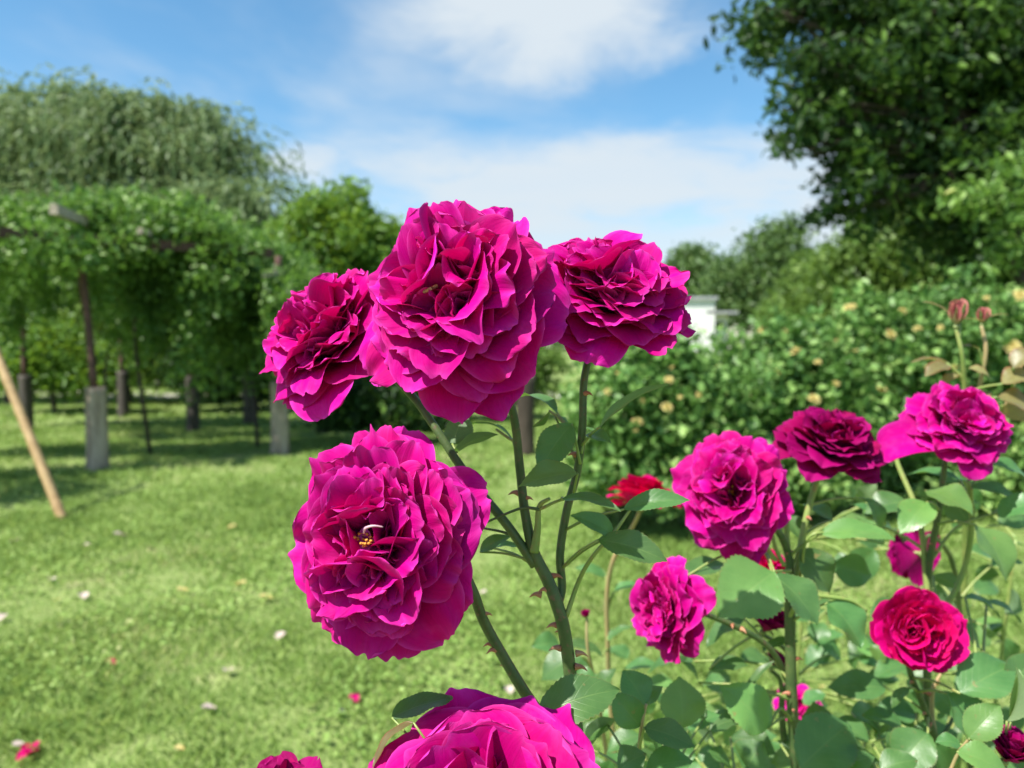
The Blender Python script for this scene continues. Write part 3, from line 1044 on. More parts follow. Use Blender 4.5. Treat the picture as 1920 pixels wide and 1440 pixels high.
tree('shrub', [(880, 700, 90, 60), (980, 690, 70, 60)], 11.5, 930, F_MID,
     'mid green shrub behind the stems under the big central bloom', 'shrub', n_cl=260, per=30, leaf_size=0.09, cl_r=0.15, seed=36, r0=0.03, trunk_name='stems')

# ------------------------------------------------------------------ pergola
RNG = np.random.default_rng(77)
rowA = [G(-140, 910), G(183, 880), G(525, 850)]
rowB = [G(50, 803), G(232, 782), G(362, 808), G(468, 795), G(605, 812)]
pg = thing('pergola', (rowA[1][0], rowA[1][1], 0), 'old pergola of rusty pipes on weathered log footings smothered in climbers', 'pergola')
PO = np.array(pg.location)
TOPZ = 2.02


def post(base, lean, light, h_log=0.74, r_log=0.092):
    q = thing_part = None
    gl = Geo()
    tube(gl, [base + [0, 0, -0.05], base + [0.004, 0, 0.2], base + [0, 0.004, 0.5], base + [0, 0, h_log]], [r_log * 1.05, r_log, r_log * 0.97, r_log * 0.95], 16, 14, rough=0.02, rng=RNG)
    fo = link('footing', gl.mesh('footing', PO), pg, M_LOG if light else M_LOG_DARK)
    gp = Geo()
    tube(gp, [base + [0, -0.02, h_log - 0.02], base + [lean * 0.5, -0.02, 1.5], base + [lean, -0.02, TOPZ]], [0.034, 0.034, 0.034], 10, 12)
    link('post', gp.mesh('post', PO), pg, M_RUST)


for i, b in enumerate(rowA):
    post(b, -0.11 if i == 1 else 0.02, True)
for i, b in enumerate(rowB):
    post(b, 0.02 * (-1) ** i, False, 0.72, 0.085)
gb = Geo()
for a, b in zip(rowA[:-1], rowA[1:]):
    bar(gb, a + [-0.05, 0, TOPZ + 0.03], b + [-0.05, 0, TOPZ + 0.03], 0.06, 0.09)
link('front_beam', gb.mesh('front_beam', PO, smooth=False), pg, M_RUST)
gb = Geo()
rb = sorted(rowB, key=lambda q: q[0])
for a, b in zip(rb[:-1], rb[1:]):
    bar(gb, a + [0, 0, TOPZ + 0.03], b + [0, 0, TOPZ + 0.03], 0.06, 0.09)
link('rear_beam', gb.mesh('rear_beam', PO, smooth=False), pg, M_RUST)
# bleached rafters whose ends stick out of the leaves
raf = [(P(100, 392, 6.15), P(150, 412, 6.75)), (P(494, 515, 7.35), P(522, 510, 7.5)), (P(540, 545, 7.5), P(553, 553, 7.8)), (P(262, 432, 6.7), P(278, 437, 7.0))]
for k, (a, b) in enumerate(raf):
    dirn = nrm(b - a)
    gb = Geo()
    bar(gb, a, b + dirn * (0.5 if k == 0 else 0.05), 0.06 if k == 0 else 0.045, 0.08 if k == 0 else 0.05)
    link('rafter', gb.mesh('rafter', PO, smooth=False), pg, M_PLANK)


def vine(label, spec, hangs, seed, n_cl=500, per=30, d=7.4):
    rng = np.random.default_rng(seed)
    blobs = px_blobs(spec, d)
    b0 = blobs[0][0]
    base = np.array([b0[0], b0[1] + 0.3, 0.0])
    root = thing('climbing_vine', base, label, 'vine', 'climbers over the pergola')
    pts, cc = crown_points(blobs, n_cl, per - 8, 0.10, rng, 0.35, 0.8)
    P2 = [pts]
    for (hx, hy, hl, wpx, hd) in hangs:
        top = P(hx, hy, hd)
        for q in range(9):
            l = hl * hd / FPX * rng.uniform(0.5, 1.0)
            m_ = int(l / 0.012)
            t = np.linspace(0, 1, m_)[:, None]
            p = top + np.array([rng.normal() * wpx * hd / FPX * 0.5, rng.normal() * 0.12, 0]) + t * np.array([rng.normal() * 0.06, 0, -l])
            P2.append(p + rng.normal(size=p.shape) * 0.05)
    pts = np.concatenate(P2)
    V, F = leaf_cards(pts, 0.062, rng, 0.4, aspect=0.62)
    link('foliage', mesh('foliage', V, F, origin=base), root, F_VINE)
    gs = Geo()
    for q in range(1):
        e = cc[rng.integers(len(cc))]
        s = base + rng.normal(size=3) * np.array([0.12, 0.12, 0])
        tube(gs, [s - [0, 0, 0.03], s + [rng.normal() * 0.1, rng.normal() * 0.1, 1.1], [e[0] * 0.5 + s[0] * 0.5, e[1] * 0.5 + s[1] * 0.5, e[2] - 0.1], e], [0.022, 0.018, 0.014, 0.006], 7, 24)
    link('stem', gs.mesh('stem', base), root, M_BARK)
    return root


vine('climber with dense rounded foliage on the pergola over the light coloured first footing', [(120, 450, 130, 72), (30, 440, 110, 75), (-80, 460, 120, 85), (205, 440, 90, 72), (60, 520, 60, 40, 1.5), (60, 385, 36, 26), (150, 388, 30, 20), (-10, 392, 40, 26), (100, 462, 160, 55, 1.2), (100, 470, 170, 45, 2.2), (60, 470, 150, 34, -0.7), (-210, 455, 130, 80), (-480, 356, 270, 110, -2.2), (-330, 400, 160, 70, -1.4), (-150, 450, 130, 40, -1.0), (150, 470, 200, 50, 3.0)],  # leftmost blobs lie out of view, added to throw shade on the lawn
     [(90, 520, 90, 30, 7.6), (215, 520, 110, 25, 7.2), (20, 520, 150, 30, 7.8), (150, 480, 50, 30, 7.0)], 41, 980, 34, 7.1)
vine('climber with long hanging trails in the middle of the pergola', [(300, 445, 110, 72), (400, 480, 90, 72), (270, 535, 60, 60), (350, 440, 80, 50), (390, 550, 50, 60), (250, 395, 40, 24), (320, 388, 30, 20), (390, 425, 36, 26), (330, 470, 150, 55, 1.2), (380, 480, 160, 50, 2.2)],
     [(265, 560, 130, 25, 7.5), (375, 560, 150, 22, 7.6), (240, 520, 160, 20, 7.9), (420, 560, 120, 25, 8.0), (370, 600, 150, 12, 7.4)], 42, 900, 34, 7.6)
vine('climber thinning out at the right end of the pergola beside the leftmost bloom', [(480, 510, 70, 65), (540, 570, 60, 75), (450, 590, 60, 75), (590, 610, 60, 75), (500, 520, 110, 55, 1.0)],
     [(440, 600, 150, 30, 8.4), (515, 510, 210, 26, 7.55), (535, 520, 180, 30, 7.6), (500, 600, 130, 30, 8.4), (560, 620, 110, 25, 8.6)], 43, 560, 32, 8.3)
vine('shaded climber hanging over the far side of the pergola', [(150, 520, 120, 60), (330, 540, 120, 65), (480, 560, 90, 65), (30, 540, 100, 60), (270, 600, 60, 60), (420, 620, 90, 60)],
     [(240, 560, 130, 50, 10.4), (330, 570, 140, 50, 10.3), (450, 590, 130, 50, 10.4)], 44, 640, 30, 10.2)

# bamboo prop leaning out of the frame
b0 = G(120, 975)
b1 = P(-95, 445, 5.3)
bp = thing('bamboo_pole', b0, 'long tan bamboo pole leaning out of the picture above the lawn', 'pole')
gq = Geo()
npts = 90
t = np.linspace(0, 1, npts)
path = b0 + np.outer(t, b1 - b0) + np.outer(np.sin(t * 3.14), np.array([0.015, 0, -0.02])) + np.array([0, 0, -0.02])
Lp = np.linalg.norm(b1 - b0)
node = np.abs(((t * Lp / 0.24) % 1.0) - 0.5)
rad = 0.031 * (1 + 0.14 * np.exp(-(node / 0.05) ** 2)) * (1 - 0.15 * t)
tube(gq, path, rad, 14, curve=False)
link('culm', gq.mesh('culm', b0), bp, M_BAMBOO)
gq = Geo()
ti = int(npts * 0.30)
tube(gq, [path[ti] - [0.0, 0, .02], path[ti] + [-0.035, -0.02, 0.035]], [0.008, 0.005], 7, 5)
link('cut_branch', gq.mesh('cut_branch', b0), bp, M_BAMBOO)

# short dark post near the centre
b0 = G(985, 852)
rp = thing('wooden_post', b0, 'short dark wooden post standing alone behind the central stems', 'post')
gq = Geo()
tube(gq, [b0 - [0, 0, 0.05], b0 + [0, 0, .4], b0 + [0.01, 0, 0.80]], [0.10, 0.093, 0.09], 14, 12, rough=0.02, rng=RNG)
link('shaft', gq.mesh('shaft', b0), rp, M_BARK)
gq = Geo()
tube(gq, [b0 + [0.01, 0, 0.80], b0 + [0.01, 0, 0.815]], [0.089, 0.06], 14, 4)
link('weathered_top', gq.mesh('weathered_top', b0), rp, M_LOG)

# ------------------------------------------------------------------ right side: far trees, building
tree('background_tree', [(1450, 480, 45, 45), (1430, 540, 95, 60), (1500, 560, 75, 55), (1460, 440, 26, 22)], 34, 1450, F_FAR,
     'far dark green tree with a small peaked top above the yellow rose bushes', n_cl=560, per=34, leaf_size=0.24, cl_r=0.45, spray=0.9, seed=51, r0=0.25, group='far trees on the skyline')
tree('background_tree', [(1310, 530, 60, 50), (1295, 495, 22, 28), (1350, 545, 50, 40)], 42, 1310, F_FAR,
     'distant dark tree with a low pointed top behind the white building', n_cl=420, per=30, leaf_size=0.28, cl_r=0.5, seed=52, r0=0.25, group='far trees on the skyline')
tree('background_tree', [(1560, 530, 60, 55), (1610, 520, 60, 60), (1530, 590, 80, 40)], 26, 1570, F_MID,
     'mid green rounded tree between the peaked far tree and the big dark tree', n_cl=460, per=34, leaf_size=0.19, cl_r=0.36, spray=0.7, seed=53, r0=0.2, group='far trees on the skyline')
tree('background_tree', [(1020, 560, 90, 60), (1150, 560, 90, 60), (1080, 600, 120, 50)], 44, 1090, F_FAR,
     'distant green tree mostly hidden behind the two upper right blooms', n_cl=360, per=30, leaf_size=0.30, cl_r=0.5, seed=54, r0=0.25, group='far trees on the skyline')
tree('broadleaf_tree', [(1690, 460, 90, 75), (1760, 440, 80, 80), (1640, 510, 70, 55), (1840, 470, 90, 80), (1740, 540, 110, 50)], 13, 1720, F_MID,
     'mid green tree in the shade below the big dark tree', n_cl=760, per=38, leaf_size=0.12, cl_r=0.2, spray=0.45, seed=55, r0=0.14)

bd = 30.0
c = P(1300, 600, bd)
bl = thing('white_building', (c[0], c[1], 0), 'small white flat roofed building among trees beyond the lawn', 'building')
BO = np.array(bl.location)
kk = bd / FPX
wx = 62 * kk
hz = P(1300, 562, bd)[2]
gq = Geo()
box(gq, BO + [-wx * 0.3, 1.4, hz / 2 - 0.1], (wx * 0.95, 1.4, hz / 2 + 0.1))
link('wall', gq.mesh('wall', BO, smooth=False), bl, M_WALL)
gq = Geo()
box(gq, BO + [-wx * 0.3, 1.4, hz + 0.06], (wx * 1.02, 1.52, 0.06))
link('roof', gq.mesh('roof', BO, smooth=False), bl, M_ROOF)
gq = Geo()
x2 = P(1350, 600, bd)[0] - BO[0]
h2 = P(1350, 588, bd)[2]
box(gq, BO + [x2, 1.6, h2 / 2 - 0.1], (0.42, 1.1, h2 / 2 + 0.1))
link('porch_wall', gq.mesh('porch_wall', BO, smooth=False), bl, M_WALL)
gq = Geo()
box(gq, BO + [x2 + 0.1, 1.4, h2 + 0.05], (0.62, 1.4, 0.05))
link('porch_roof', gq.mesh('porch_roof', BO, smooth=False), bl, M_ROOF)
gq = Geo()
box(gq, BO + [x2, 0.49, h2 * 0.80], (0.30, 0.012, 0.16))
link('window', gq.mesh('window', BO, smooth=False), bl, M_DARKGLASS)

# ------------------------------------------------------------------ big dark tree, upper right
rngd = np.random.default_rng(61)
spec = [(1860, 60, 170, 120), (1700, 40, 140, 110), (1560, 10, 115, 70), (1580, 130, 85, 55, -0.5), (1520, 190, 50, 22, -0.6), (1640, 190, 100, 80), (1545, 262, 52, 30, -0.4), (1800, 210, 150, 120), (1950, 200, 150, 150),
        (1720, 300, 95, 60), (1610, 350, 48, 26, -0.4), (1840, 350, 120, 80), (1960, 380, 110, 110), (1890, 480, 80, 60), (1455, 15, 40, 26, -0.3), (1490, 90, 40, 26, -0.4), (1490, 205, 26, 12, -0.5), (1510, 280, 28, 18, -0.5), (1590, 392, 30, 16, -0.3)]
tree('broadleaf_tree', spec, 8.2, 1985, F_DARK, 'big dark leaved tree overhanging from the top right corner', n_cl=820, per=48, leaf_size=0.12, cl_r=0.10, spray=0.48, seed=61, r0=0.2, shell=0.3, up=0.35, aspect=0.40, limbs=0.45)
tree('sunlit_branch', [(1900, 400, 45, 30), (1830, 370, 36, 20), (1920, 320, 40, 24), (1905, 470, 40, 36)], 6.4, 1935, F_VINE, 'sunlit lower branch of the big dark tree, painted a lighter green', 'tree', n_cl=85, per=14, leaf_size=0.085, cl_r=0.13, seed=62, r0=0.03, shell=0.3, aspect=0.45)  # stands for the dark tree's sunlit branch, light put into paler leaves

# ------------------------------------------------------------------ yellow rose bushes


def small_rose_mesh(seed, D=0.06, n=16):
    rng = np.random.default_rng(seed)
    g_ = Geo()
    u, v = np.meshgrid(np.linspace(-1, 1, 5), np.linspace(0, 1, 4))
    for i in range(n):
        t = i / (n - 1)
        ph = i * 2.4
        th0, th1 = (1.2 - t), (1.75 - 1.2 * t) + rng.uniform(-.2, .2)
        L, wd = D * (0.5 - 0.2 * t), D * (0.24 - 0.1 * t)
        th = th0 + (th1 - th0) * v
        r = D * 0.03 + L * v * np.sin((th0 + th) / 2)
        z = D * 0.1 * t + L * v * np.cos((th0 + th) / 2) * 0.9 + 0.1 * wd * u * u
        x = wd * u * np.sin(np.minimum(1, v + .25) * 1.6) + 0.01 * D * rng.normal(size=u.shape)
        g_.add(np.stack([r * math.cos(ph) - x * math.sin(ph), r * math.sin(ph) + x * math.cos(ph), z], -1).reshape(-1, 3), grid_faces(5, 4), np.stack([(u.ravel() + 1) / 2, v.ravel()], 1))
    return g_.mesh('blossom')


YEL = [small_rose_mesh(s) for s in range(4)]
for me in YEL:
    me.materials.append(M_PETAL_YEL)


def rose_bush(label, spec, d, base_px, seed, blooms, n_cl=700, per=34):
    rng = np.random.default_rng(seed)
    blobs = px_blobs(spec, d)
    bx = P(base_px, 800, d)
    base = np.array([bx[0], d + 0.15, 0.0])
    root = thing('rose_bush', base, label, 'rose bush', 'yellow rose bushes')
    for c_, r_ in blobs:
        r_[1] = max(r_[1], 0.4)
    for q in range(16):                                   # uneven young shoots standing out of the mass
        c_, r_ = blobs[rng.integers(len(spec))]
        dv = nrm(np.array([rng.normal(), -abs(rng.normal()) * 0.6, abs(rng.normal()) + 0.6]))
        blobs.append((c_ + dv * r_ * rng.uniform(1.0, 1.15), np.array([0.05, 0.05, rng.uniform(0.06, 0.12)])))
    pts, cc = crown_points(blobs, n_cl, per, 0.075, rng, 0.5, 0.8, 0.03)
    V, F = leaf_cards(pts, 0.052, rng, 0.45, aspect=0.64, jitter=0.5)
    link('foliage', mesh('foliage', V, F, origin=base), root, F_ROSE)
    gs = Geo()
    for q in range(14):
        c_, r_ = blobs[rng.integers(len(blobs))]
        e = c_ + rng.normal(size=3) * r_ * 0.4
        s = np.array([e[0] * 0.6 + base[0] * 0.4, e[1] * 0.5 + base[1] * 0.5, 0])
        tube(gs, [s - [0, 0, 0.03], (s + e) / 2 + rng.normal(size=3) * 0.05, e], [0.012, 0.010, 0.005], 6, 10)
    link('stems', gs.mesh('stems', base), root, M_STEM)
    for (bx_, by_, wpx) in blooms:
        # put the bloom on the outside of the foliage along its line of sight
        ray = nrm(P(bx_, by_, 1.0) - CAMP)
        best = None
        for c_, r_ in blobs:
            o_ = (CAMP - c_) / (r_ * 1.13)
            dd_ = ray / (r_ * 1.13)
            A_, B_, C_ = dd_ @ dd_, 2 * o_ @ dd_, o_ @ o_ - 1
            disc = B_ * B_ - 4 * A_ * C_
            if disc > 0:
                tt = (-B_ - math.sqrt(disc)) / (2 * A_)
                best = tt if best is None else min(best, tt)
        if best is None:
            best = d
        p = CAMP + ray * best
        o = bpy.data.objects.new('blossom', YEL[rng.integers(4)])
        COL.objects.link(o)
        o.parent = root
        M3 = frame(nrm(np.array([-0.2, -0.6, 0.7]) + rng.normal(size=3) * 0.35), rng.uniform(0, 6))
        sc = rng.uniform(0.4, 0.68) * wpx * best / FPX / 0.06
        set_xf(o, M3 * sc, p, base)
    return root


rose_bush('lower yellow rose bush beside the stem of the upper right magenta bloom', [(1180, 780, 90, 105), (1240, 735, 80, 80), (1280, 800, 95, 105), (1150, 850, 70, 70), (1270, 880, 90, 60)], 4.6, 1220, 71,
          [(1302, 665, 30), (1254, 713, 34), (1250, 765, 32), (1195, 792, 40), (1192, 808, 18), (1205, 753, 20), (1140, 735, 24), (1275, 745, 20), (1310, 740, 20), (1260, 690, 16), (1160, 700, 18)])
rose_bush('middle yellow rose bush behind the row of magenta blooms', [(1400, 740, 95, 95), (1480, 715, 95, 90), (1420, 815, 100, 95), (1540, 770, 90, 100), (1500, 865, 110, 75)], 4.9, 1450, 72,
          [(1430, 620, 26), (1493, 660, 36), (1455, 700, 34), (1533, 680, 24), (1525, 750, 34), (1400, 745, 24), (1360, 728, 20), (1567, 720, 20), (1590, 578, 26), (1470, 620, 18), (1340, 690, 20)])
rose_bush('tallest yellow rose bush in front of the big dark tree', [(1620, 665, 85, 85), (1720, 645, 105, 85), (1830, 640, 110, 90), (1930, 670, 110, 110), (1640, 780, 100, 110), (1760, 780, 120, 120), (1880, 820, 120, 120), (1760, 900, 150, 70)], 5.2, 1760, 73,
          [(1598, 575, 32), (1668, 628, 38), (1600, 665, 40), (1652, 732, 36), (1720, 618, 28), (1764, 615, 18), (1692, 584, 22), (1898, 650, 40), (1912, 555, 34), (1740, 690, 20), (1850, 560, 22), (1570, 640, 20), (1725, 695, 24), (1790, 690, 22), (1635, 800, 22)], n_cl=950)

# ================================================================== NEAR ROSES
# ---- cane A: the three upper blooms
A = cane(0.045, 0.50, 'tall branching rose cane carrying the three upper magenta blooms against the sky')
AO = np.array(A.location)
b1, j1, D1 = blossom(A, 856, 566, 0.365, 394, (-0.22, -0.86, 0.42), 101, stretch=(0.92, 1, 1.07), roll=0.4, n_outer=56, broad=0.95, n_cl=5, per=12, ruf=1.15, label='largest magenta bloom with a caterpillar near its eye')
b2, j2, D2 = blossom(A, 1140, 556, 0.405, 300, (0.22, -0.60, 0.78), 102, roll=1.1, n_outer=56, broad=0.95, n_cl=5, per=11, lift=0.15, label='magenta bloom on a straight stem, seen from its side')
b3, j3, D3 = blossom(A, 626, 636, 0.43, 288, (-0.48, -0.62, 0.62), 103, roll=2.0, n_outer=56, broad=0.95, n_cl=5, per=11, lift=0.15, label='leftmost magenta bloom half hidden behind the largest one')
dA = 0.415
fork = P(1003, 1040, dA)
fork2 = P(1050, 1120, dA + 0.005)
root = AO
stem(A, [root + [0, 0, -0.02], root * 0.55 + P(1078, 1440, 0.42) * 0.45, P(1082, 1380, 0.42), P(1070, 1270, 0.42), P(1050, 1150, dA), P(1028, 1090, dA), fork, P(985, 965, dA), P(975, 880, dA), P(962, 775, dA - 0.005), j1], [0.0048, 0.0043, 0.0039, 0.0037, 0.0036, 0.0034, 0.0031, 0.0026, 0.0025, 0.0023, 0.0022])
stem(A, [P(1046, 1130, dA + 0.004), fork2, P(1050, 1040, dA + 0.006), P(1062, 960, dA + 0.006), P(1083, 880, dA + 0.004), P(1092, 800, dA), P(1095, 715, dA), j2], [0.0027, 0.0025, 0.0024, 0.0023, 0.0022, 0.0022, 0.0021, 0.0021])
stem(A, [fork + [0, 0, -.006], P(955, 990, dA), P(905, 928, dA), P(862, 872, dA + 0.002), P(818, 805, dA + 0.006), P(775, 745, 0.428), P(725, 700, 0.438), j3], [0.0027, 0.0025, 0.0024, 0.0023, 0.0022, 0.0022, 0.0021])
# petiole that rises beside the fork
stem(A, [P(1002, 1035, dA - .003), P(1008, 990, dA - .004), P(1014, 945, dA - .006), P(1030, 935, dA - .01)], [0.0026, 0.0019, 0.0013, 0.0009], M_STEM_LIGHT, 'leaf_stalk')
stem(A, [P(1012, 955, dA - .006), P(985, 952, dA - .006), P(945, 965, dA - .006), P(900, 985, dA - .006)], [0.0009, 0.0008, 0.0007, 0.0006], M_STEM, 'leaf_stalk')
stem(A, [P(1012, 955, dA - .006), P(1050, 938, dA - .01), P(1075, 932, dA - .012)], [0.0009, 0.0008, 0.0007], M_STEM_LIGHT, 'leaf_stalk')
for (x, y, dv) in ((1036, 1080, (1, 0, 0.1)), (1012, 1115, (-1, 0, .1)), (1052, 1150, (0.2, -1, 0.3)), (1043, 1172, (-1, -.2, .1)), (1083, 1225, (1, -.2, 0.1)), (1082, 1250, (1, -.2, 0.0)), (1048, 1215, (-1, -.1, .1)), (972, 925, (-1, 0, 0.2))):
    thorn(A, x, y, dA + 0.002, dv, 0.0058)
leaf(A, 1125, 800, 1245, 710, 0.405, 40, (-0.3, 0.6, 0.75), 0.02, arch=0.25, fold=0.3, stalk=(1091, 835, dA))
leaf(A, 1072, 795, 1008, 880, 0.41, 66, (-0.25, -0.8, 0.3), -0.01, fold=0.15, stalk=(1088, 870, dA))
leaf(A, 1045, 775, 972, 728, 0.43, 40, (0.2, -0.1, 1), 0.02, arch=0.5, stalk=(1080, 830, dA))
leaf(A, 1030, 770, 1000, 805, 0.425, 22, 's', 0.0, stalk=(1062, 800, dA))
leaf(A, 1040, 782, 1070, 798, 0.44, 34, 'f', 0.0)
leaf(A, 1098, 815, 1146, 826, 0.415, 36, 'u', -0.01, stalk=(1090, 850, dA))
leaf(A, 1090, 806, 1118, 806, 0.45, 18, 'f', 0.0)
leaf(A, 1083, 888, 972, 905, 0.39, 62, (-0.1, -0.55, 0.8), -0.005, M_LEAF_LIME, arch=0.3, fold=0.35, label='sunlit leaf with a curled serrated rim')
leaf(A, 1056, 936, 1162, 945, 0.385, 34, 'u', -0.015, arch=0.4)
leaf(A, 1150, 1003, 1076, 962, 0.40, 42, (0.2, -0.7, 0.6), -0.005, fold=0.4)
leaf(A, 1122, 1012, 1252, 1045, 0.395, 60, (0.1, -0.75, 0.65), -0.012, arch=0.35, label='broad pale green leaf under the red bloom')
leaf(A, 1170, 955, 1292, 930, 0.40, 44, (0.1, -0.65, 0.75), -0.006, fold=0.35)
stem(A, [P(1062, 1155, dA), P(1085, 1090, dA), P(1118, 1035, .402), P(1150, 1000, .40), P(1182, 955, .40)], [0.0014, 0.0012, 0.0011, 0.0010, 0.0007], M_STEM_LIGHT, 'leaf_stalk')
leaf(A, 900, 1035, 958, 1000, 0.425, 30, (-0.3, -0.5, 0.6), 0.0)
leaf(A, 925, 1028, 975, 1020, 0.44, 26, 'f', 0.0)
stem(A, [P(985, 1020, dA), P(950, 1000, dA + .006), P(905, 990, dA + .01)], [0.0009, 0.0008, 0.0006], M_STEM, 'leaf_stalk')
leaf(A, 848, 832, 868, 772, 0.425, 58, (0.15, 0.6, -0.5), 0.012, arch=0.2)
leaf(A, 850, 850, 928, 808, 0.42, 36, (-0.2, 0.6, 0.6), 0.012)
leaf(A, 962, 828, 885, 780, 0.43, 26, (0.4, 0.1, 1), 0.01, arch=0.6)
stem(A, [P(972, 830, dA), P(955, 822, .424), P(930, 805, .428)], [0.0011, 0.0009, 0.0007], M_STEM_LIGHT, 'leaf_stalk')

# caterpillar resting near the eye of bloom 1
bpy.context.view_layer.update()
mb = b1.data
Mw = b1.matrix_world
bv = BVHTree.FromPolygons([Mw @ v.co for v in mb.vertices], [tuple(p.vertices) for p in mb.polygons])


def on_bloom(px, py):
    r = nrm(P(px, py, 1.0) - CAMP)
    h = bv.ray_cast(Vector(CAMP), Vector(r))
    return None if h[0] is None else np.array(h[0]) - r * 0.0004


cp = [on_bloom(793 + 28 * k / 8.0, 548 - 13 * k / 8.0) for k in range(9)]
cp = [q for q in cp if q is not None]
dmin = np.median([np.linalg.norm(q - CAMP) for q in cp])
cp = [CAMP + nrm(q - CAMP) * min(np.linalg.norm(q - CAMP), dmin) for q in cp]
gq = Geo()
npt = 44
cpath = spline(np.array(cp), npt)
cr = 0.00085 * (1 + 0.10 * np.sin(np.linspace(0, 22 * math.pi, npt))) * np.minimum(1, 0.45 + 8 * np.minimum(np.linspace(0, 1, npt), 1 - np.linspace(0, 1, npt)))
tube(gq, cpath, cr, 10, curve=False)
co = link('caterpillar', gq.mesh('caterpillar', cpath[0]), None, M_CATER)
co.location = cpath[0]
tag(co, 'tiny brown and cream striped caterpillar near the eye of the largest bloom', 'caterpillar')

# ---- cane B: the wide open lower bloom
B = cane(0.06, 0.48, 'rose cane with the wide open magenta bloom showing a pale curved style')
b4, j4, D4 = blossom(B, 718, 1014, 0.355, 372, (-0.20, -0.93, 0.24), 104, stretch=(0.94, 1, 1.08), roll=0.2, n_outer=56, broad=0.95, n_cl=6, per=11, ruf=1.2, cl_tilt=44, inner=0.9, stamens=22, st_h=0.385, label='wide open magenta bloom with yellow stamens')
stem(B, [np.array(B.location) + [0, 0, -.02], P(1075, 1460, .42), P(1040, 1380, .41), P(985, 1300, .405), P(940, 1225, .40), P(905, 1160, .395), P(887, 1110, .39), P(860, 1060, .388), j4], [0.0042, 0.0034, 0.0032, 0.0030, 0.0028, 0.0027, 0.0027, 0.0026, 0.0026])
gq = Geo()
so = P(690, 988, 0.325)
tube(gq, [P(682, 1000, .326), P(686, 990, .323), P(700, 986, .322), P(718, 988, .323)], [0.0004, 0.0006, 0.0005, 0.0003], 6, 14)
bpy.context.view_layer.update()
MI = np.array(b4.matrix_local.inverted())
for k in range(len(gq.v)):
    q = gq.v[k] - np.array(B.location)
    gq.v[k] = q @ MI[:3, :3].T + MI[:3, 3]
link('style', gq.mesh('style'), b4, M_STYLE)
gq = Geo()
rngp = np.random.default_rng(8)
for k in range(9):
    V = petal(rngp, D4 * rngp.uniform(0.07, 0.12), D4 * rngp.uniform(0.025, 0.045), rngp.uniform(0, 6.28), 0.3, rngp.uniform(0.6, 1.5), 1.0, 0.8, D4 * 0.01, 0.2, D4 * 0.015, 0)
    gq.add(V + np.array([rngp.uniform(-.05, .05) * D4, rngp.uniform(-.06, .02) * D4, D4 * 0.29]), PF, PUV)
link('pale_petaloids', gq.mesh('pale_petaloids'), b4, M_PETAL_LILAC)

# ---- cane C: bloom cut by the bottom edge
Cc = cane(0.02, 0.42, 'rose cane with the large magenta bloom low in front, cut by the bottom edge')
b5, j5, D5 = blossom(Cc, 908, 1535, 0.335, 452, (0.0, -0.62, 0.80), 105, roll=0.9, n_outer=36, n_cl=3, per=7, broad=1.4, ruf=0.6, wild=0.5, openness=0.92, lift=0.14, reflex=0.95)
stem(Cc, [np.array(Cc.location) + [0, 0, -.02], j5 * 0.5 + np.array(Cc.location) * 0.5 + [0, .02, 0], j5 + [0, 0.005, -0.04], j5], [0.0045, 0.004, 0.003, 0.003])
leaf(Cc, 735, 1345, 848, 1302, 0.36, 60, (0.1, -0.2, 1), 0.01, arch=0.2, fold=0.2)
leaf(Cc, 775, 1355, 690, 1425, 0.355, 40, (-0.8, -0.2, 0.6), -0.01, M_LEAF_BRONZE, arch=0.5)
leaf(Cc, 1008, 1345, 1160, 1283, 0.385, 92, (0.05, -0.62, 0.78), 0.004, arch=0.45, fold=0.15, label='large matt green leaf above the bottom bloom')

# ---- cane D: dark bloom at the bottom edge
Dd = cane(-0.09, 0.46, 'rose cane with a small dark crimson bloom just peeping above the bottom of the view')
b6, j6, D6 = blossom(Dd, 528, 1496, 0.38, 196, (-0.1, -0.3, 0.95), 106, mat=M_PETAL_DARK, roll=0.3, n_outer=24, n_cl=3, per=6, openness=0.75, lift=0.2)
stem(Dd, [np.array(Dd.location) + [0, 0, -.02], j6 * .5 + np.array(Dd.location) * .5, j6 + [0, 0, -0.04], j6], [0.004, 0.0036, 0.0026, 0.0024])

# ---- cane E: two of the right hand blooms on one strong cane
E = cane(0.27, 0.72, 'strong rose cane with a big ragged magenta bloom beside a dark tilted bloom')
EO = np.array(E.location)
dE = 0.60
b7, j7, D7 = blossom(E, 1372, 925, dE, 206, (-0.28, -0.86, 0.40), 107, stretch=(0.94, 1, 1.08), roll=0.5, n_outer=46, n_cl=5, per=11, ruf=1.2, wild=1.1, stamens=10, label='big ragged magenta bloom')
b8, j8, D8 = blossom(E, 1556, 838, 0.63, 192, (0.14, -0.5, 0.85), 108, mat=M_PETAL_DARK, roll=0.7, n_outer=46, n_cl=5, per=10, lift=0.14, ruf=0.9, label='dark crimson magenta bloom tilted away')
stem(E, [EO + [0, 0, -.02], EO * .5 + P(1494, 1500, .63) * .5, P(1494, 1450, .63), P(1486, 1340, .625), P(1482, 1220, .62), P(1480, 1120, .62), P(1478, 1040, .62), P(1450, 985, .61), j7], [0.0056, 0.0052, 0.0046, 0.0044, 0.0042, 0.0040, 0.0032, 0.0028, 0.0026])
stem(E, [P(1481, 1130, .62), P(1500, 1030, .635), P(1512, 970, .638), P(1530, 905, .64), j8], [0.003, 0.0028, 0.0027, 0.0026, 0.0024], M_STEM_LIGHT)
stem(E, [P(1480, 1080, .62), P(1476, 1010, .63), P(1474, 940, .63)], [0.0024, 0.0022, 0.002], M_STEM_LIGHT)
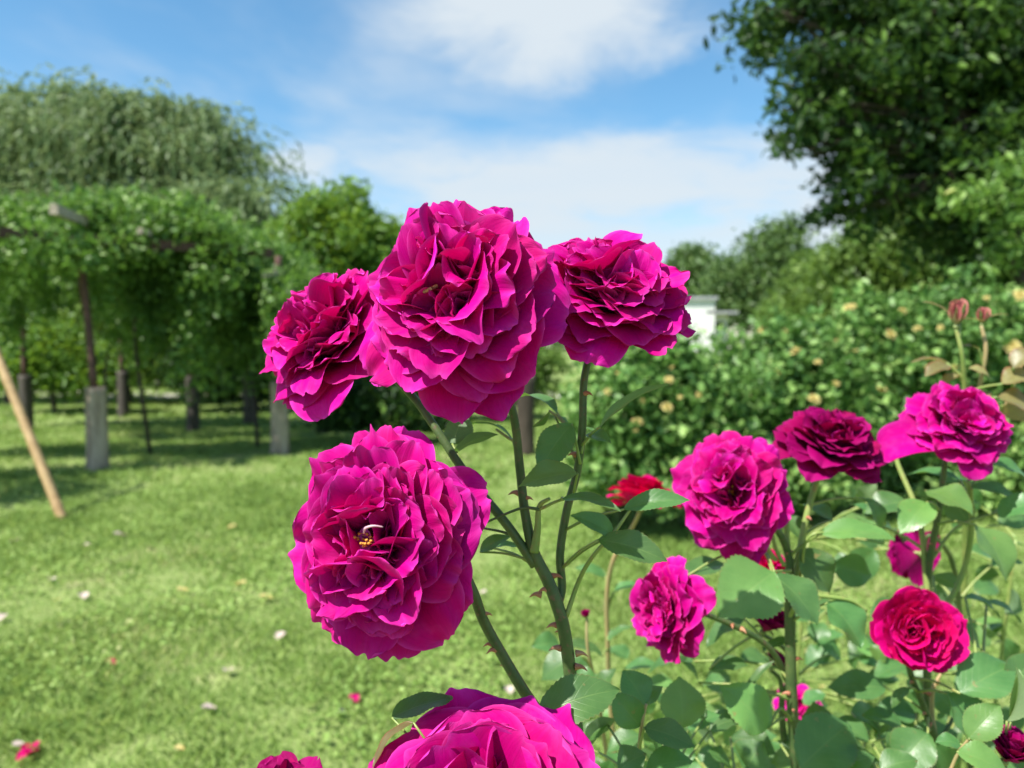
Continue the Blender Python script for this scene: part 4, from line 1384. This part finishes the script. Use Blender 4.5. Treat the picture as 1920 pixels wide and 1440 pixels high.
for sx, sy, ex, ey in ((1455, 1050, 1432, 1005), (1470, 1060, 1448, 1000), (1452, 1048, 1420, 1018)):
    stem(E, [P(sx, sy, .615), P((sx + ex) / 2 - 4, (sy + ey) / 2, .612), P(ex, ey, .61)], [0.0018, 0.0015, 0.0012], M_STEM_LIGHT, 'side_shoot')
for (x, y, dv) in ((1493, 1235, (1, 0, .1)), (1478, 1300, (-1, 0, .1)), (1494, 1380, (1, 0, .1))):
    thorn(E, x, y, 0.62, dv, 0.006)
EL = [  # base, tip, depth, width, facing, tip depth offset, material
    (1452, 1072, 1350, 1150, 0.56, 122, (-0.25, -0.8, 0.5), -0.02, M_LEAF_LIME), (1448, 1078, 1540, 1165, 0.565, 92, (0.35, -0.6, 0.75), -0.02, M_LEAF),
    (1552, 1130, 1622, 1210, 0.60, 96, (0.3, -0.55, 0.8), -0.02, M_LEAF), (1540, 1000, 1680, 1000, 0.60, 58, (0.1, -0.5, 0.9), -0.01, M_LEAF_LIME),
    (1500, 1030, 1562, 1112, 0.62, 72, (0.2, -0.85, 0.4), -0.01, M_LEAF), (1560, 975, 1500, 940, 0.66, 44, 'f', 0.02, M_LEAF),
    (1620, 935, 1660, 1000, 0.66, 56, 'u', 0.0, M_LEAF), (1280, 1085, 1385, 1050, 0.60, 60, 'f', 0.02, M_LEAF),
    (1500, 1010, 1470, 960, 0.66, 48, 'f', 0.02, M_LEAF), (1560, 1060, 1640, 1080, 0.72, 60, 'c', 0.0, M_LEAF),
    (1400, 1300, 1445, 1235, 0.60, 20, 'f', 0.0, M_LEAF), (1440, 1365, 1358, 1285, 0.58, 92, (-0.1, -0.7, 0.7), 0.0, M_LEAF_LIME),
    (1500, 1440, 1598, 1350, 0.56, 110, (0.1, -0.55, 0.85), 0.02, M_LEAF), (1430, 1220, 1495, 1195, 0.64, 30, 'f', 0.0, M_LEAF)]
for (a, b_, c_, d_, e_, f_, g_, h_, i_) in EL:
    leaf(E, a, b_, c_, d_, e_, f_, g_, h_, i_)
stem(E, [P(1500, 1080, .62), P(1530, 1000, .60), P(1545, 998, .60)], [0.0013, 0.0011, 0.0008], M_STEM_LIGHT, 'leaf_stalk')
stem(E, [P(1482, 1070, .61), P(1450, 1072, .565)], [0.0013, 0.001], M_STEM_LIGHT, 'leaf_stalk')
stem(E, [P(1478, 1160, .62), P(1510, 1118, .60), P(1560, 1120, .60), P(1600, 1128, .60), P(1625, 1145, .60)], [0.0018, 0.0016, 0.0016, 0.0014, 0.0012], M_STEM_LIGHT, 'side_shoot')
stem(E, [P(1484, 1350, .62), P(1460, 1330, .60), P(1440, 1365, .585)], [0.0015, 0.0012, 0.0009], M_STEM_LIGHT, 'leaf_stalk')

# ---- cane F: bloom with a loose lower petal
Fc = cane(0.42, 0.80, 'rose cane with a rounded magenta bloom, one loose petal hanging at its side')
FO = np.array(Fc.location)
b9, j9, D9 = blossom(Fc, 1795, 798, 0.66, 184, (0.04, -0.66, 0.74), 109, roll=0.1, n_outer=46, n_cl=5, per=10, lift=0.14, stamens=6)
rngp = np.random.default_rng(3)
gq = Geo()
V = petal(rngp, D9 * 0.60, D9 * 0.27, math.pi * 1.02, math.radians(75), math.radians(128), 0.9, 0.9, D9 * 0.02, 0.12, 0.02 * D9, -0.03 * D9)
gq.add(V @ frame((0, -0.5, 0.8), 0).T, PF, PUV)
lp = link('loose_petal', gq.mesh('loose_petal'), Fc, M_PETAL)
lp.location = P(1772, 832, .650) - FO
stem(Fc, [FO + [0, 0, -.02], P(1745, 1460, .72), P(1738, 1200, .70), P(1742, 1060, .69), P(1760, 960, .68), j9], [0.0048, 0.004, 0.0036, 0.0032, 0.0026, 0.0024])
stem(Fc, [P(1740, 1120, .69), P(1720, 960, .70), P(1680, 860, .72), P(1665, 800, .73)], [0.0026, 0.0024, 0.0022, 0.0018], M_STEM_LIGHT)
stem(Fc, [P(1746, 1050, .69), P(1800, 985, .69), P(1860, 965, .68), P(1880, 960, .67)], [0.0017, 0.0014, 0.0012, 0.001], M_STEM_LIGHT, 'leaf_stalk')
stem(Fc, [P(1738, 1200, .70), P(1810, 1060, .70), P(1822, 960, .69), P(1815, 900, .69)], [0.0026, 0.0026, 0.0024, 0.002], M_STEM_LIGHT)
for q in ((1735, 920, 1828, 958, 0.64, 78, (0.1, -0.45, 0.9), -0.03, M_LEAF_LIME), (1738, 942, 1690, 995, 0.64, 62, (-0.3, -0.65, 0.7), -0.02, M_LEAF_LIME), (1830, 985, 1898, 1085, 0.63, 84, (0.35, -0.75, 0.55), -0.03, M_LEAF_LIME),
          (1872, 968, 1960, 935, 0.66, 62, (0.0, -0.4, 0.9), -0.01, M_LEAF), (1822, 915, 1908, 925, 0.68, 40, (0.2, -0.5, 0.9), -0.01, M_LEAF), (1850, 870, 1935, 890, 0.70, 50, 'u', 0.0, M_LEAF), (1800, 900, 1700, 880, 0.72, 46, 'f', 0.02, M_LEAF),
          (1820, 985, 1780, 930, 0.70, 50, 'd', 0.0, M_LEAF), (1905, 940, 1960, 985, 0.70, 44, 'u', 0.0, M_LEAF), (1760, 905, 1850, 905, 0.73, 40, 'f', 0.0, M_LEAF), (1700, 940, 1620, 960, 0.70, 60, 'u', 0.0, M_LEAF), (1650, 985, 1600, 940, 0.72, 50, 'f', 0.0, M_LEAF)):
    leaf(Fc, *q)

# ---- cane G: the rounded cup
Gc = cane(0.40, 0.66, 'rose cane with the compact round hot pink bloom with a golden eye')
GO = np.array(Gc.location)
b10, j10, D10 = blossom(Gc, 1716, 1183, 0.60, 176, (-0.10, -0.93, 0.30), 140, mat=M_PETAL_HOT, roll=0.3, n_outer=46, n_cl=5, per=12, openness=0.68, inner=0.95, ruf=0.5, wild=0.3, reflex=0.82, stamens=12, lift=0.20, cl_tilt=34, sep_spread=130)
stem(Gc, [GO + [0, 0, -.02], P(1775, 1470, .65), P(1758, 1400, .645), P(1730, 1320, .64), P(1708, 1265, .635), j10], [0.0046, 0.004, 0.0036, 0.0026, 0.0024, 0.0022])
stem(Gc, [P(1758, 1400, .645), P(1748, 1340, .65), P(1752, 1285, .65), P(1765, 1262, .65)], [0.002, 0.002, 0.0018, 0.0012], M_STEM_TAN, 'side_shoot')
stem(Gc, [P(1762, 1390, .645), P(1800, 1330, .65), P(1840, 1290, .65)], [0.0018, 0.0014, 0.001], M_STEM, 'side_shoot')
for q in ((1800, 1300, 1905, 1240, 0.58, 88, (0.1, -0.55, 0.85), 0.01, M_LEAF), (1890, 1290, 1945, 1225, 0.585, 60, (0.3, -0.5, 0.8), 0.01, M_LEAF), (1775, 1300, 1840, 1385, 0.60, 84, (0.2, -0.7, 0.7), -0.01, M_LEAF), (1700, 1420, 1665, 1370, 0.60, 80, 'u', 0.01, M_LEAF),
          (1740, 1375, 1680, 1440, 0.60, 80, (-0.2, -0.6, 0.8), -0.01, M_LEAF), (1705, 1290, 1668, 1325, 0.62, 26, 'f', 0.0, M_LEAF), (1660, 1290, 1555, 1285, 0.66, 56, (0.0, -0.7, 0.7), 0.0, M_LEAF), (1690, 1360, 1620, 1335, 0.66, 44, 'u', 0.0, M_LEAF),
          (1630, 1390, 1555, 1350, 0.64, 60, (0, -0.3, 1), 0.02, M_LEAF), (1775, 1170, 1850, 1215, 0.70, 56, 'u', 0.0, M_LEAF), (1810, 1120, 1880, 1150, 0.72, 46, 'f', 0.0, M_LEAF), (1850, 1130, 1920, 1160, 0.74, 40, 'f', 0.0, M_LEAF), (1750, 1080, 1800, 1100, 0.72, 36, 'd', 0.0, M_LEAF)):
    leaf(Gc, *q)

# ---- cane H: side-on bloom
H = cane(0.22, 0.70, 'rose cane with the limp magenta bloom turned sideways, its petals hanging down')
HO = np.array(H.location)
b11, j11, D11 = blossom(H, 1262, 1140, 0.58, 178, (-0.86, -0.42, 0.10), 111, roll=0.8, n_outer=38, n_cl=4, per=9, wild=1.4, ruf=1.2, lift=0.12, openness=0.86)
stem(H, [HO + [0, 0, -.02], P(1500, 1480, .64), P(1470, 1260, .63), P(1440, 1212, .62), P(1380, 1175, .61), P(1320, 1150, .60), j11], [0.0042, 0.0034, 0.0026, 0.0025, 0.0024, 0.0022, 0.002])
for q in ((1395, 1160, 1320, 1205, 0.64, 50, 'f', 0.0, M_LEAF), (1330, 1255, 1405, 1240, 0.62, 40, (0, -0.3, 1), 0.0, M_LEAF), (1300, 1240, 1210, 1250, 0.66, 56, (0, -0.1, 1), 0.02, M_LEAF), (1310, 1280, 1270, 1225, 0.66, 36, 's', 0.0, M_LEAF)):
    leaf(H, *q)

# ---- cane I: red bloom behind
I = cane(0.17, 1.00, 'rose cane with the small bright red bloom behind the broad pale leaf')
IO = np.array(I.location)
b12, j12, D12 = blossom(I, 1203, 930, 0.82, 126, (0.15, 0.25, 0.95), 112, mat=M_PETAL_RED, n_outer=26, n_cl=4, per=6, lift=0.15, ruf=0.8, sep=True)
stem(I, [IO + [0, 0, -.02], P(1155, 1440, .95), P(1140, 1230, .90), P(1150, 1050, .86), P(1190, 980, .83), j12], [0.004, 0.0034, 0.003, 0.0026, 0.0022, 0.002], M_STEM_TAN)
for q in ((1130, 1230, 1060, 1200, 0.86, 40, 'f', 0.0, M_LEAF), (1140, 1200, 1180, 1170, 0.86, 26, 'f', 0.0, M_LEAF), (1135, 1080, 1080, 1060, 0.88, 30, 'u', 0.0, M_LEAF), (1150, 1110, 1200, 1090, 0.88, 26, 'f', 0.0, M_LEAF)):
    leaf(I, *q)

# ---- cane J: dark half hidden bloom and its bud
J = cane(0.30, 0.84, 'rose cane with the nearly black half closed bloom hidden under two round leaves')
JO = np.array(J.location)
b13, j13, D13 = blossom(J, 1442, 1160, 0.66, 96, (0.35, -0.15, 0.92), 113, mat=M_PETAL_DARK, n_outer=22, n_cl=0, per=0, openness=0.6, lift=0.25, label='dark half closed bloom')
b14, j14, D14 = blossom(J, 1455, 1240, 0.68, 62, (0.3, -0.3, 0.9), 114, mat=M_PETAL_DARK, n_outer=18, n_cl=0, per=0, openness=0.45, lift=0.25, sep_spread=70, sep_size=1.5, label='small red bud')
b13b, j13b, _ = blossom(J, 1440, 1060, 0.70, 84, (0.1, -0.5, 0.8), 119, mat=M_PETAL_HOT, n_outer=22, n_cl=3, per=5, openness=0.9, lift=0.15)
stem(J, [JO + [0, 0, -.02], P(1475, 1460, .72), P(1466, 1340, .70), P(1460, 1270, .69), j14], [0.004, 0.0034, 0.003, 0.002, 0.0016])
stem(J, [P(1470, 1300, .70), P(1486, 1240, .69), P(1455, 1205, .67), j13], [0.002, 0.002, 0.0018, 0.0016])
stem(J, [P(1484, 1250, .69), P(1478, 1120, .70), j13b], [0.002, 0.0019, 0.0016])

# ---- cane K: soft pink bloom low behind
K = cane(0.33, 0.98, 'rose cane with the low blurred pink bloom behind the thick green cane')
KO = np.array(K.location)
b15, j15, D15 = blossom(K, 1492, 1322, 0.86, 84, (-0.3, -0.6, 0.6), 115, n_outer=24, n_cl=3, per=5, openness=0.8, lift=0.2)
stem(K, [KO + [0, 0, -.02], P(1480, 1460, .92), P(1500, 1380, .89), j15], [0.004, 0.0034, 0.0024, 0.002])

# ---- cane L: bloom seen from behind
Lc = cane(0.52, 0.98, 'rose cane with the dark magenta bloom seen from behind, its pale sepals spread')
LO = np.array(Lc.location)
b16, j16, D16 = blossom(Lc, 1718, 1038, 0.84, 100, (-0.2, 0.75, -0.15), 116, mat=M_PETAL_DARK, n_outer=26, n_cl=3, per=5, lift=0.1, sep_size=1.3, sep_spread=80)
stem(Lc, [LO + [0, 0, -.02], P(1820, 1400, .92), P(1800, 1150, .88), P(1780, 1040, .84), P(1740, 1005, .80), j16], [0.004, 0.0034, 0.003, 0.0026, 0.0018, 0.0016])
for q in ((1640, 1030, 1580, 1090, 0.86, 60, 'c', 0.0, M_LEAF), (1860, 1060, 1920, 1050, 0.88, 44, 'f', 0.0, M_LEAF), (1760, 1090, 1800, 1150, 0.9, 50, 'd', 0.0, M_LEAF)):
    leaf(Lc, *q)

# ---- cane M: red bud at the corner
Mm = cane(0.40, 0.55, 'rose cane with the fat red bud in split green sepals at the bottom right corner')
MO = np.array(Mm.location)
b17, j17, D17 = blossom(Mm, 1897, 1398, 0.50, 118, (0.08, -0.35, 0.93), 117, mat=M_PETAL_DARK, n_outer=26, n_cl=2, per=5, openness=0.36, ruf=0.35, wild=0.4, lift=0.30, sep_spread=32, sep_size=1.25, inner=1.05)
stem(Mm, [MO + [0, 0, -.02], j17 * .5 + MO * .5, j17 + [0.0, 0, -.04], j17], [0.004, 0.0034, 0.0026, 0.0024], M_STEM_LIGHT)
leaf(Mm, 1888, 1352, 1918, 1252, 0.50, 30, (0.9, -0.3, 0.1), 0.0, M_LEAF_LIME, fold=1.2)
leaf(Mm, 1896, 1352, 1916, 1258, 0.503, 34, (-0.2, -0.9, 0.1), 0.0, M_LEAF_LIME, fold=0.9)
for q in ((1815, 1385, 1875, 1320, 0.49, 62, (-0.2, -0.65, 0.7), 0.0, M_LEAF_LIME), (1800, 1395, 1755, 1388, 0.50, 34, 'u', 0.0, M_LEAF), (1795, 1410, 1900, 1450, 0.48, 66, 'u', -0.01, M_LEAF_LIME)):
    leaf(Mm, *q)
stem(Mm, [P(1780, 1450, .50), P(1798, 1410, .495), P(1818, 1384, .49)], [0.0012, 0.0010, 0.0008], M_STEM_TAN, 'leaf_stalk')

# ---- cane N: tall budding shoots with bronze young leaves
Nn = cane(0.60, 1.02, 'tall pale rose shoot with pointed pink striped buds and bronze young leaves')
NO = np.array(Nn.location)
for (x, y, w, sd, dd_) in ((1795, 590, 84, 118, 0.78), (1842, 594, 54, 120, 0.80)):
    bb, jj, _ = blossom(Nn, x, y, dd_, w, (0.02, -0.1, 1), sd, mat=M_PETAL_BUD, n_outer=16, n_cl=0, per=0, openness=0.14, close=22, ruf=0.2, wild=0.25, lift=0.22, sep_spread=-4, sep_size=1.7, label='pointed pink striped bud')
    xs_ = 1808 if x < 1820 else 1838
    stem(Nn, [P(1806 if x < 1820 else 1830, 800, dd_ + .03), P(xs_, 720, dd_ + .01), P(x + 6, 650, dd_), jj], [0.0028, 0.0024, 0.0021, 0.0018], M_STEM_TAN if x > 1820 else M_STEM_LIGHT)
stem(Nn, [NO + [0, 0, -.02], P(1800, 1300, .92), P(1810, 1000, .86), P(1806, 800, .81)], [0.0046, 0.004, 0.0034, 0.0028], M_STEM_LIGHT)
stem(Nn, [P(1812, 880, .83), P(1870, 790, .80), P(1925, 665, .78)], [0.0018, 0.0014, 0.001], M_STEM_TAN, 'side_shoot')
for q in ((1775, 680, 1710, 672, 0.80, 26, 'f', 0.0), (1780, 685, 1735, 700, 0.79, 34, 'u', -0.01), (1800, 700, 1760, 720, 0.79, 20, 'u', 0.0), (1815, 690, 1860, 705, 0.79, 28, 'u', -0.01), (1835, 655, 1805, 645, 0.80, 16, 'f', 0.0),
          (1880, 720, 1945, 700, 0.76, 60, 'u', 0.0), (1870, 745, 1950, 770, 0.76, 62, (0, -0.5, .9), -0.01), (1900, 690, 1940, 650, 0.76, 44, 'u', 0.0), (1855, 735, 1820, 760, 0.79, 34, 'u', 0.0), (1880, 760, 1930, 790, 0.78, 36, 'd', 0.0), (1782, 592, 1735, 560, 0.79, 12, 'u', 0.0), (1800, 600, 1850, 600, 0.79, 9, 'f', 0.0), (1845, 600, 1892, 585, 0.80, 10, 'f', 0.0)):
    leaf(Nn, *q, mat=M_LEAF_BRONZE)

# ---- cane O: thin shoot with a tiny bud
O_ = cane(0.12, 0.80, 'thin tan rose shoot with a tiny red bud beside the main stem')
OO = np.array(O_.location)
b20, j20, _ = blossom(O_, 1098, 1150, 0.72, 30, (-0.2, -0.2, 0.9), 121, mat=M_PETAL_DARK, n_outer=12, n_cl=0, per=0, openness=0.3, lift=0.3, sep_spread=30, sep_size=1.4)
stem(O_, [OO + [0, 0, -.02], P(1140, 1440, .76), P(1120, 1300, .74), P(1100, 1190, .72), j20], [0.003, 0.0024, 0.002, 0.0015, 0.0012], M_STEM_TAN)
for q in ((1090, 1230, 1010, 1270, 0.72, 66, 'u', 0.0), (1125, 1290, 1050, 1270, 0.70, 60, 'u', 0.0), (1120, 1310, 1150, 1250, 0.70, 40, 'f', 0.0), (1110, 1260, 1040, 1215, 0.76, 40, 'f', 0.0)):
    leaf(O_, *q)

# ---- cane P: the low leafy shoot along the bottom
Pp = cane(0.15, 0.56, 'low leafy flowerless rose shoot with a reddish stalk beside the bottom bloom')
PPO = np.array(Pp.location)
stem(Pp, [PPO + [0, 0, -.02], P(1195, 1470, .46), P(1199, 1400, .455), P(1205, 1350, .45), P(1212, 1320, .45)], [0.003, 0.0018, 0.0013, 0.0010, 0.0008], M_STEM_TAN)
for q in ((1200, 1362, 1148, 1300, 0.45, 58, (-0.3, -0.7, 0.6), 0.0, M_LEAF), (1210, 1322, 1170, 1255, 0.455, 64, (0.1, -0.7, 0.6), 0.01, M_LEAF), (1208, 1364, 1305, 1396, 0.445, 54, (0.05, -0.6, 0.8), -0.01, M_LEAF), (1280, 1365, 1275, 1268, 0.50, 82, (0, -0.8, 0.5), 0.01, M_LEAF_LIME), (1210, 1320, 1240, 1285, 0.46, 30, 'u', 0.0, M_LEAF),
          (1160, 1445, 1210, 1410, 0.44, 62, 'u', 0.0, M_LEAF), (1210, 1445, 1300, 1420, 0.44, 60, 'u', 0.0, M_LEAF), (1230, 1430, 1220, 1370, 0.47, 36, 's', 0.0, M_LEAF), (1320, 1345, 1290, 1290, 0.56, 50, 'f', 0.0, M_LEAF), (1290, 1370, 1350, 1335, 0.56, 50, 'f', 0.0, M_LEAF), (1330, 1370, 1400, 1340, 0.58, 56, 'f', 0.0, M_LEAF),
          (1400, 1440, 1430, 1390, 0.56, 70, 'u', 0.0, M_LEAF), (1370, 1440, 1330, 1405, 0.60, 50, 'f', 0.0, M_LEAF), (1140, 1360, 1100, 1385, 0.5, 40, 'f', 0.0, M_LEAF), (1100, 1400, 1150, 1340, 0.5, 46, 'd', 0.0, M_LEAF), (1580, 1440, 1640, 1415, 0.56, 50, 'u', 0.0, M_LEAF), (1650, 1445, 1720, 1420, 0.56, 56, 'u', 0.0, M_LEAF)):
    leaf(Pp, *q)

# ---- low understorey of the bed: loose leaves on hidden canes
rngu = np.random.default_rng(91)
Un = cane(0.36, 1.15, 'leafy flowerless rose canes low in the bed behind the right hand blooms')
UO = np.array(Un.location)
stem(Un, [UO + [0, 0, -.02], UO + [0.02, -0.05, 0.3], UO + [0.0, -0.1, 0.62]], [0.004, 0.003, 0.002])
stem(Un, [UO + [0.1, 0, -.02], UO + [0.12, -0.02, 0.3], UO + [0.2, -0.05, 0.66]], [0.004, 0.003, 0.002])
for q in range(92):
    x, y = rngu.uniform(1040, 1930), rngu.uniform(1190, 1460)
    d_ = rngu.uniform(0.78, 1.05)
    if y < 1250 and x < 1500 and rngu.uniform() < .5:
        continue
    a_ = rngu.uniform(0, 6.28)
    l_ = rngu.uniform(45, 75)
    leaf(Un, x, y, x + l_ * math.cos(a_), y + l_ * 0.6 * math.sin(a_), d_, rngu.uniform(34, 52), nrm(np.array([0, -0.4, 1]) + rngu.normal(size=3) * 0.35), rngu.uniform(-.02, .02), M_LEAF if rngu.uniform() < .75 else M_LEAF_LIME)

Uv = cane(0.50, 1.05, 'leafy flowerless rose canes between the round hot pink bloom and the hedge')
UvO = np.array(Uv.location)
for dx_ in (-0.16, 0.0, 0.1):
    stem(Uv, [UvO + [dx_, 0, -.02], UvO + [dx_ + 0.02, -0.05, 0.4], UvO + [dx_ + 0.03, -0.1, 0.86]], [0.004, 0.003, 0.002], M_STEM_LIGHT if dx_ else M_STEM)
for q in range(46):
    x, y = rngu.uniform(1500, 1940), rngu.uniform(930, 1260)
    if 1640 < x < 1790 and y > 1060:
        continue
    a_, l_ = rngu.uniform(0, 6.28), rngu.uniform(45, 80)
    leaf(Uv, x, y, x + l_ * math.cos(a_), y + l_ * 0.6 * math.sin(a_), rngu.uniform(0.82, 1.05), rngu.uniform(34, 54), nrm(np.array([0, -0.4, 1]) + rngu.normal(size=3) * 0.35), rngu.uniform(-.02, .02), M_LEAF if rngu.uniform() < .7 else M_LEAF_LIME)
Uw = cane(0.10, 0.62, 'low leafy rose canes crowding the bottom edge right of the big bottom bloom')
UwO = np.array(Uw.location)
for dx_ in (0.0, 0.07, 0.14, 0.21):
    stem(Uw, [UwO + [dx_, 0, -.02], UwO + [dx_ + 0.01, -0.02, 0.4], UwO + [dx_ + 0.01, -0.03, 0.72]], [0.0035, 0.003, 0.0016])
for q in range(44):
    x, y = rngu.uniform(1120, 1800), rngu.uniform(1330, 1470)
    a_, l_ = rngu.uniform(0, 6.28), rngu.uniform(60, 100)
    leaf(Uw, x, y, x + l_ * math.cos(a_), y + l_ * 0.55 * math.sin(a_), rngu.uniform(0.62, 0.76), rngu.uniform(44, 70), nrm(np.array([0, -0.4, 1]) + rngu.normal(size=3) * 0.35), rngu.uniform(-.02, .02), M_LEAF if rngu.uniform() < .8 else M_LEAF_LIME)

# prickles along the thicker canes
rngt = np.random.default_rng(55)
for cane_, count in ((A, 5), (B, 7), (E, 8), (Fc, 6), (Gc, 6), (H, 3)):
    for q in range(count):
        c_ = STEMS[cane_.name][0 if q % 3 else min(1, len(STEMS[cane_.name]) - 1)]
        p_ = c_[int(len(c_) * rngt.uniform(0.35, 0.9))]
        a_ = rngt.uniform(0, 6.28)
        dv = nrm(np.array([math.cos(a_), math.sin(a_) * 0.6 - 0.2, 0.1]))
        g_ = Geo()
        sz = rngt.uniform(0.004, 0.0065)
        tube(g_, [p_ + dv * 0.0012, p_ + dv * (0.002 + sz * 0.5), p_ + dv * (0.002 + sz) + np.array([0, 0, -sz * 0.35])], [sz * 0.40, sz * 0.17, sz * 0.02], 7, 7)
        link('thorn', g_.mesh('thorn', cane_.location), cane_, M_THORN)

# ------------------------------------------------------------------ fallen petals on the lawn
rngf = np.random.default_rng(17)


def fallen(px, py, wpx, mat, label, group, seed, name='fallen_petal', many=1):
    b = G(px, py)
    d_ = b[1]
    s = wpx * d_ / FPX
    g_ = Geo()
    r_ = np.random.default_rng(seed)
    for k in range(many):
        V = petal(r_, s, s * 0.45, r_.uniform(0, 6.28), math.radians(80), math.radians(60), 0.8, 0.7, s * 0.08, 0.05, 0, 0)
        V[:, :2] -= V[:, :2].mean(0)
        V[:, :2] += r_.normal(size=2) * s * (0.3 if many > 1 else 0)
        V[:, 2] -= V[:, 2].min()
        g_.add(V, PF, PUV)
    o = link(name, g_.mesh(name), None, mat)
    o.location = (b[0], b[1], 0.016)
    return tag(o, label, 'petal' if name == 'fallen_petal' else 'flower', group)


for k, (x, y, w) in enumerate(((224, 1011, 26), (160, 1032, 20), (157, 1126, 22), (429, 1269, 28), (33, 1410, 24), (28, 1022, 22), (1535, 1253, 18), (955, 1305, 22), (905, 1120, 16))):
    fallen(x, y, w, M_PETAL_PALE, 'white fallen rose petal lying on the lawn', 'white petals on the lawn', 200 + k)
for k, (x, y, w) in enumerate(((452, 1103, 22), (497, 1130, 26), (340, 1115, 22), (436, 995, 18), (1540, 1300, 18), (335, 1416, 20), (105, 1135, 18))):
    fallen(x, y, w, M_PETAL_YEL, 'yellowish fallen rose petal lying on the lawn', 'yellow petals on the lawn', 230 + k)
for k, (x, y, w) in enumerate(((526, 1202, 24), (638, 1347, 22), (390, 1340, 26), (4, 1167, 22), (98, 1095, 16))):
    fallen(x, y, w, M_PETAL_PALE, 'pale pinkish fallen rose petal lying on the lawn', 'pinkish petals on the lawn', 250 + k)
fallen(664, 1322, 26, M_PETAL_HOT, 'bright pink and white fallen petal on the lawn left of the bottom bloom', None, 270)
fallen(62, 1418, 30, M_PETAL_RED, 'crumpled fallen red rose head in the grass at the bottom left', None, 271, 'fallen_bloom', 5)
fallen(208, 1252, 20, M_PETAL_RED, 'dull red fallen petal in a bare patch of the lawn', None, 272)
fallen(1518, 1235, 20, M_PETAL_YEL, 'orange tinted fallen petal near the round hot pink bloom', None, 273)
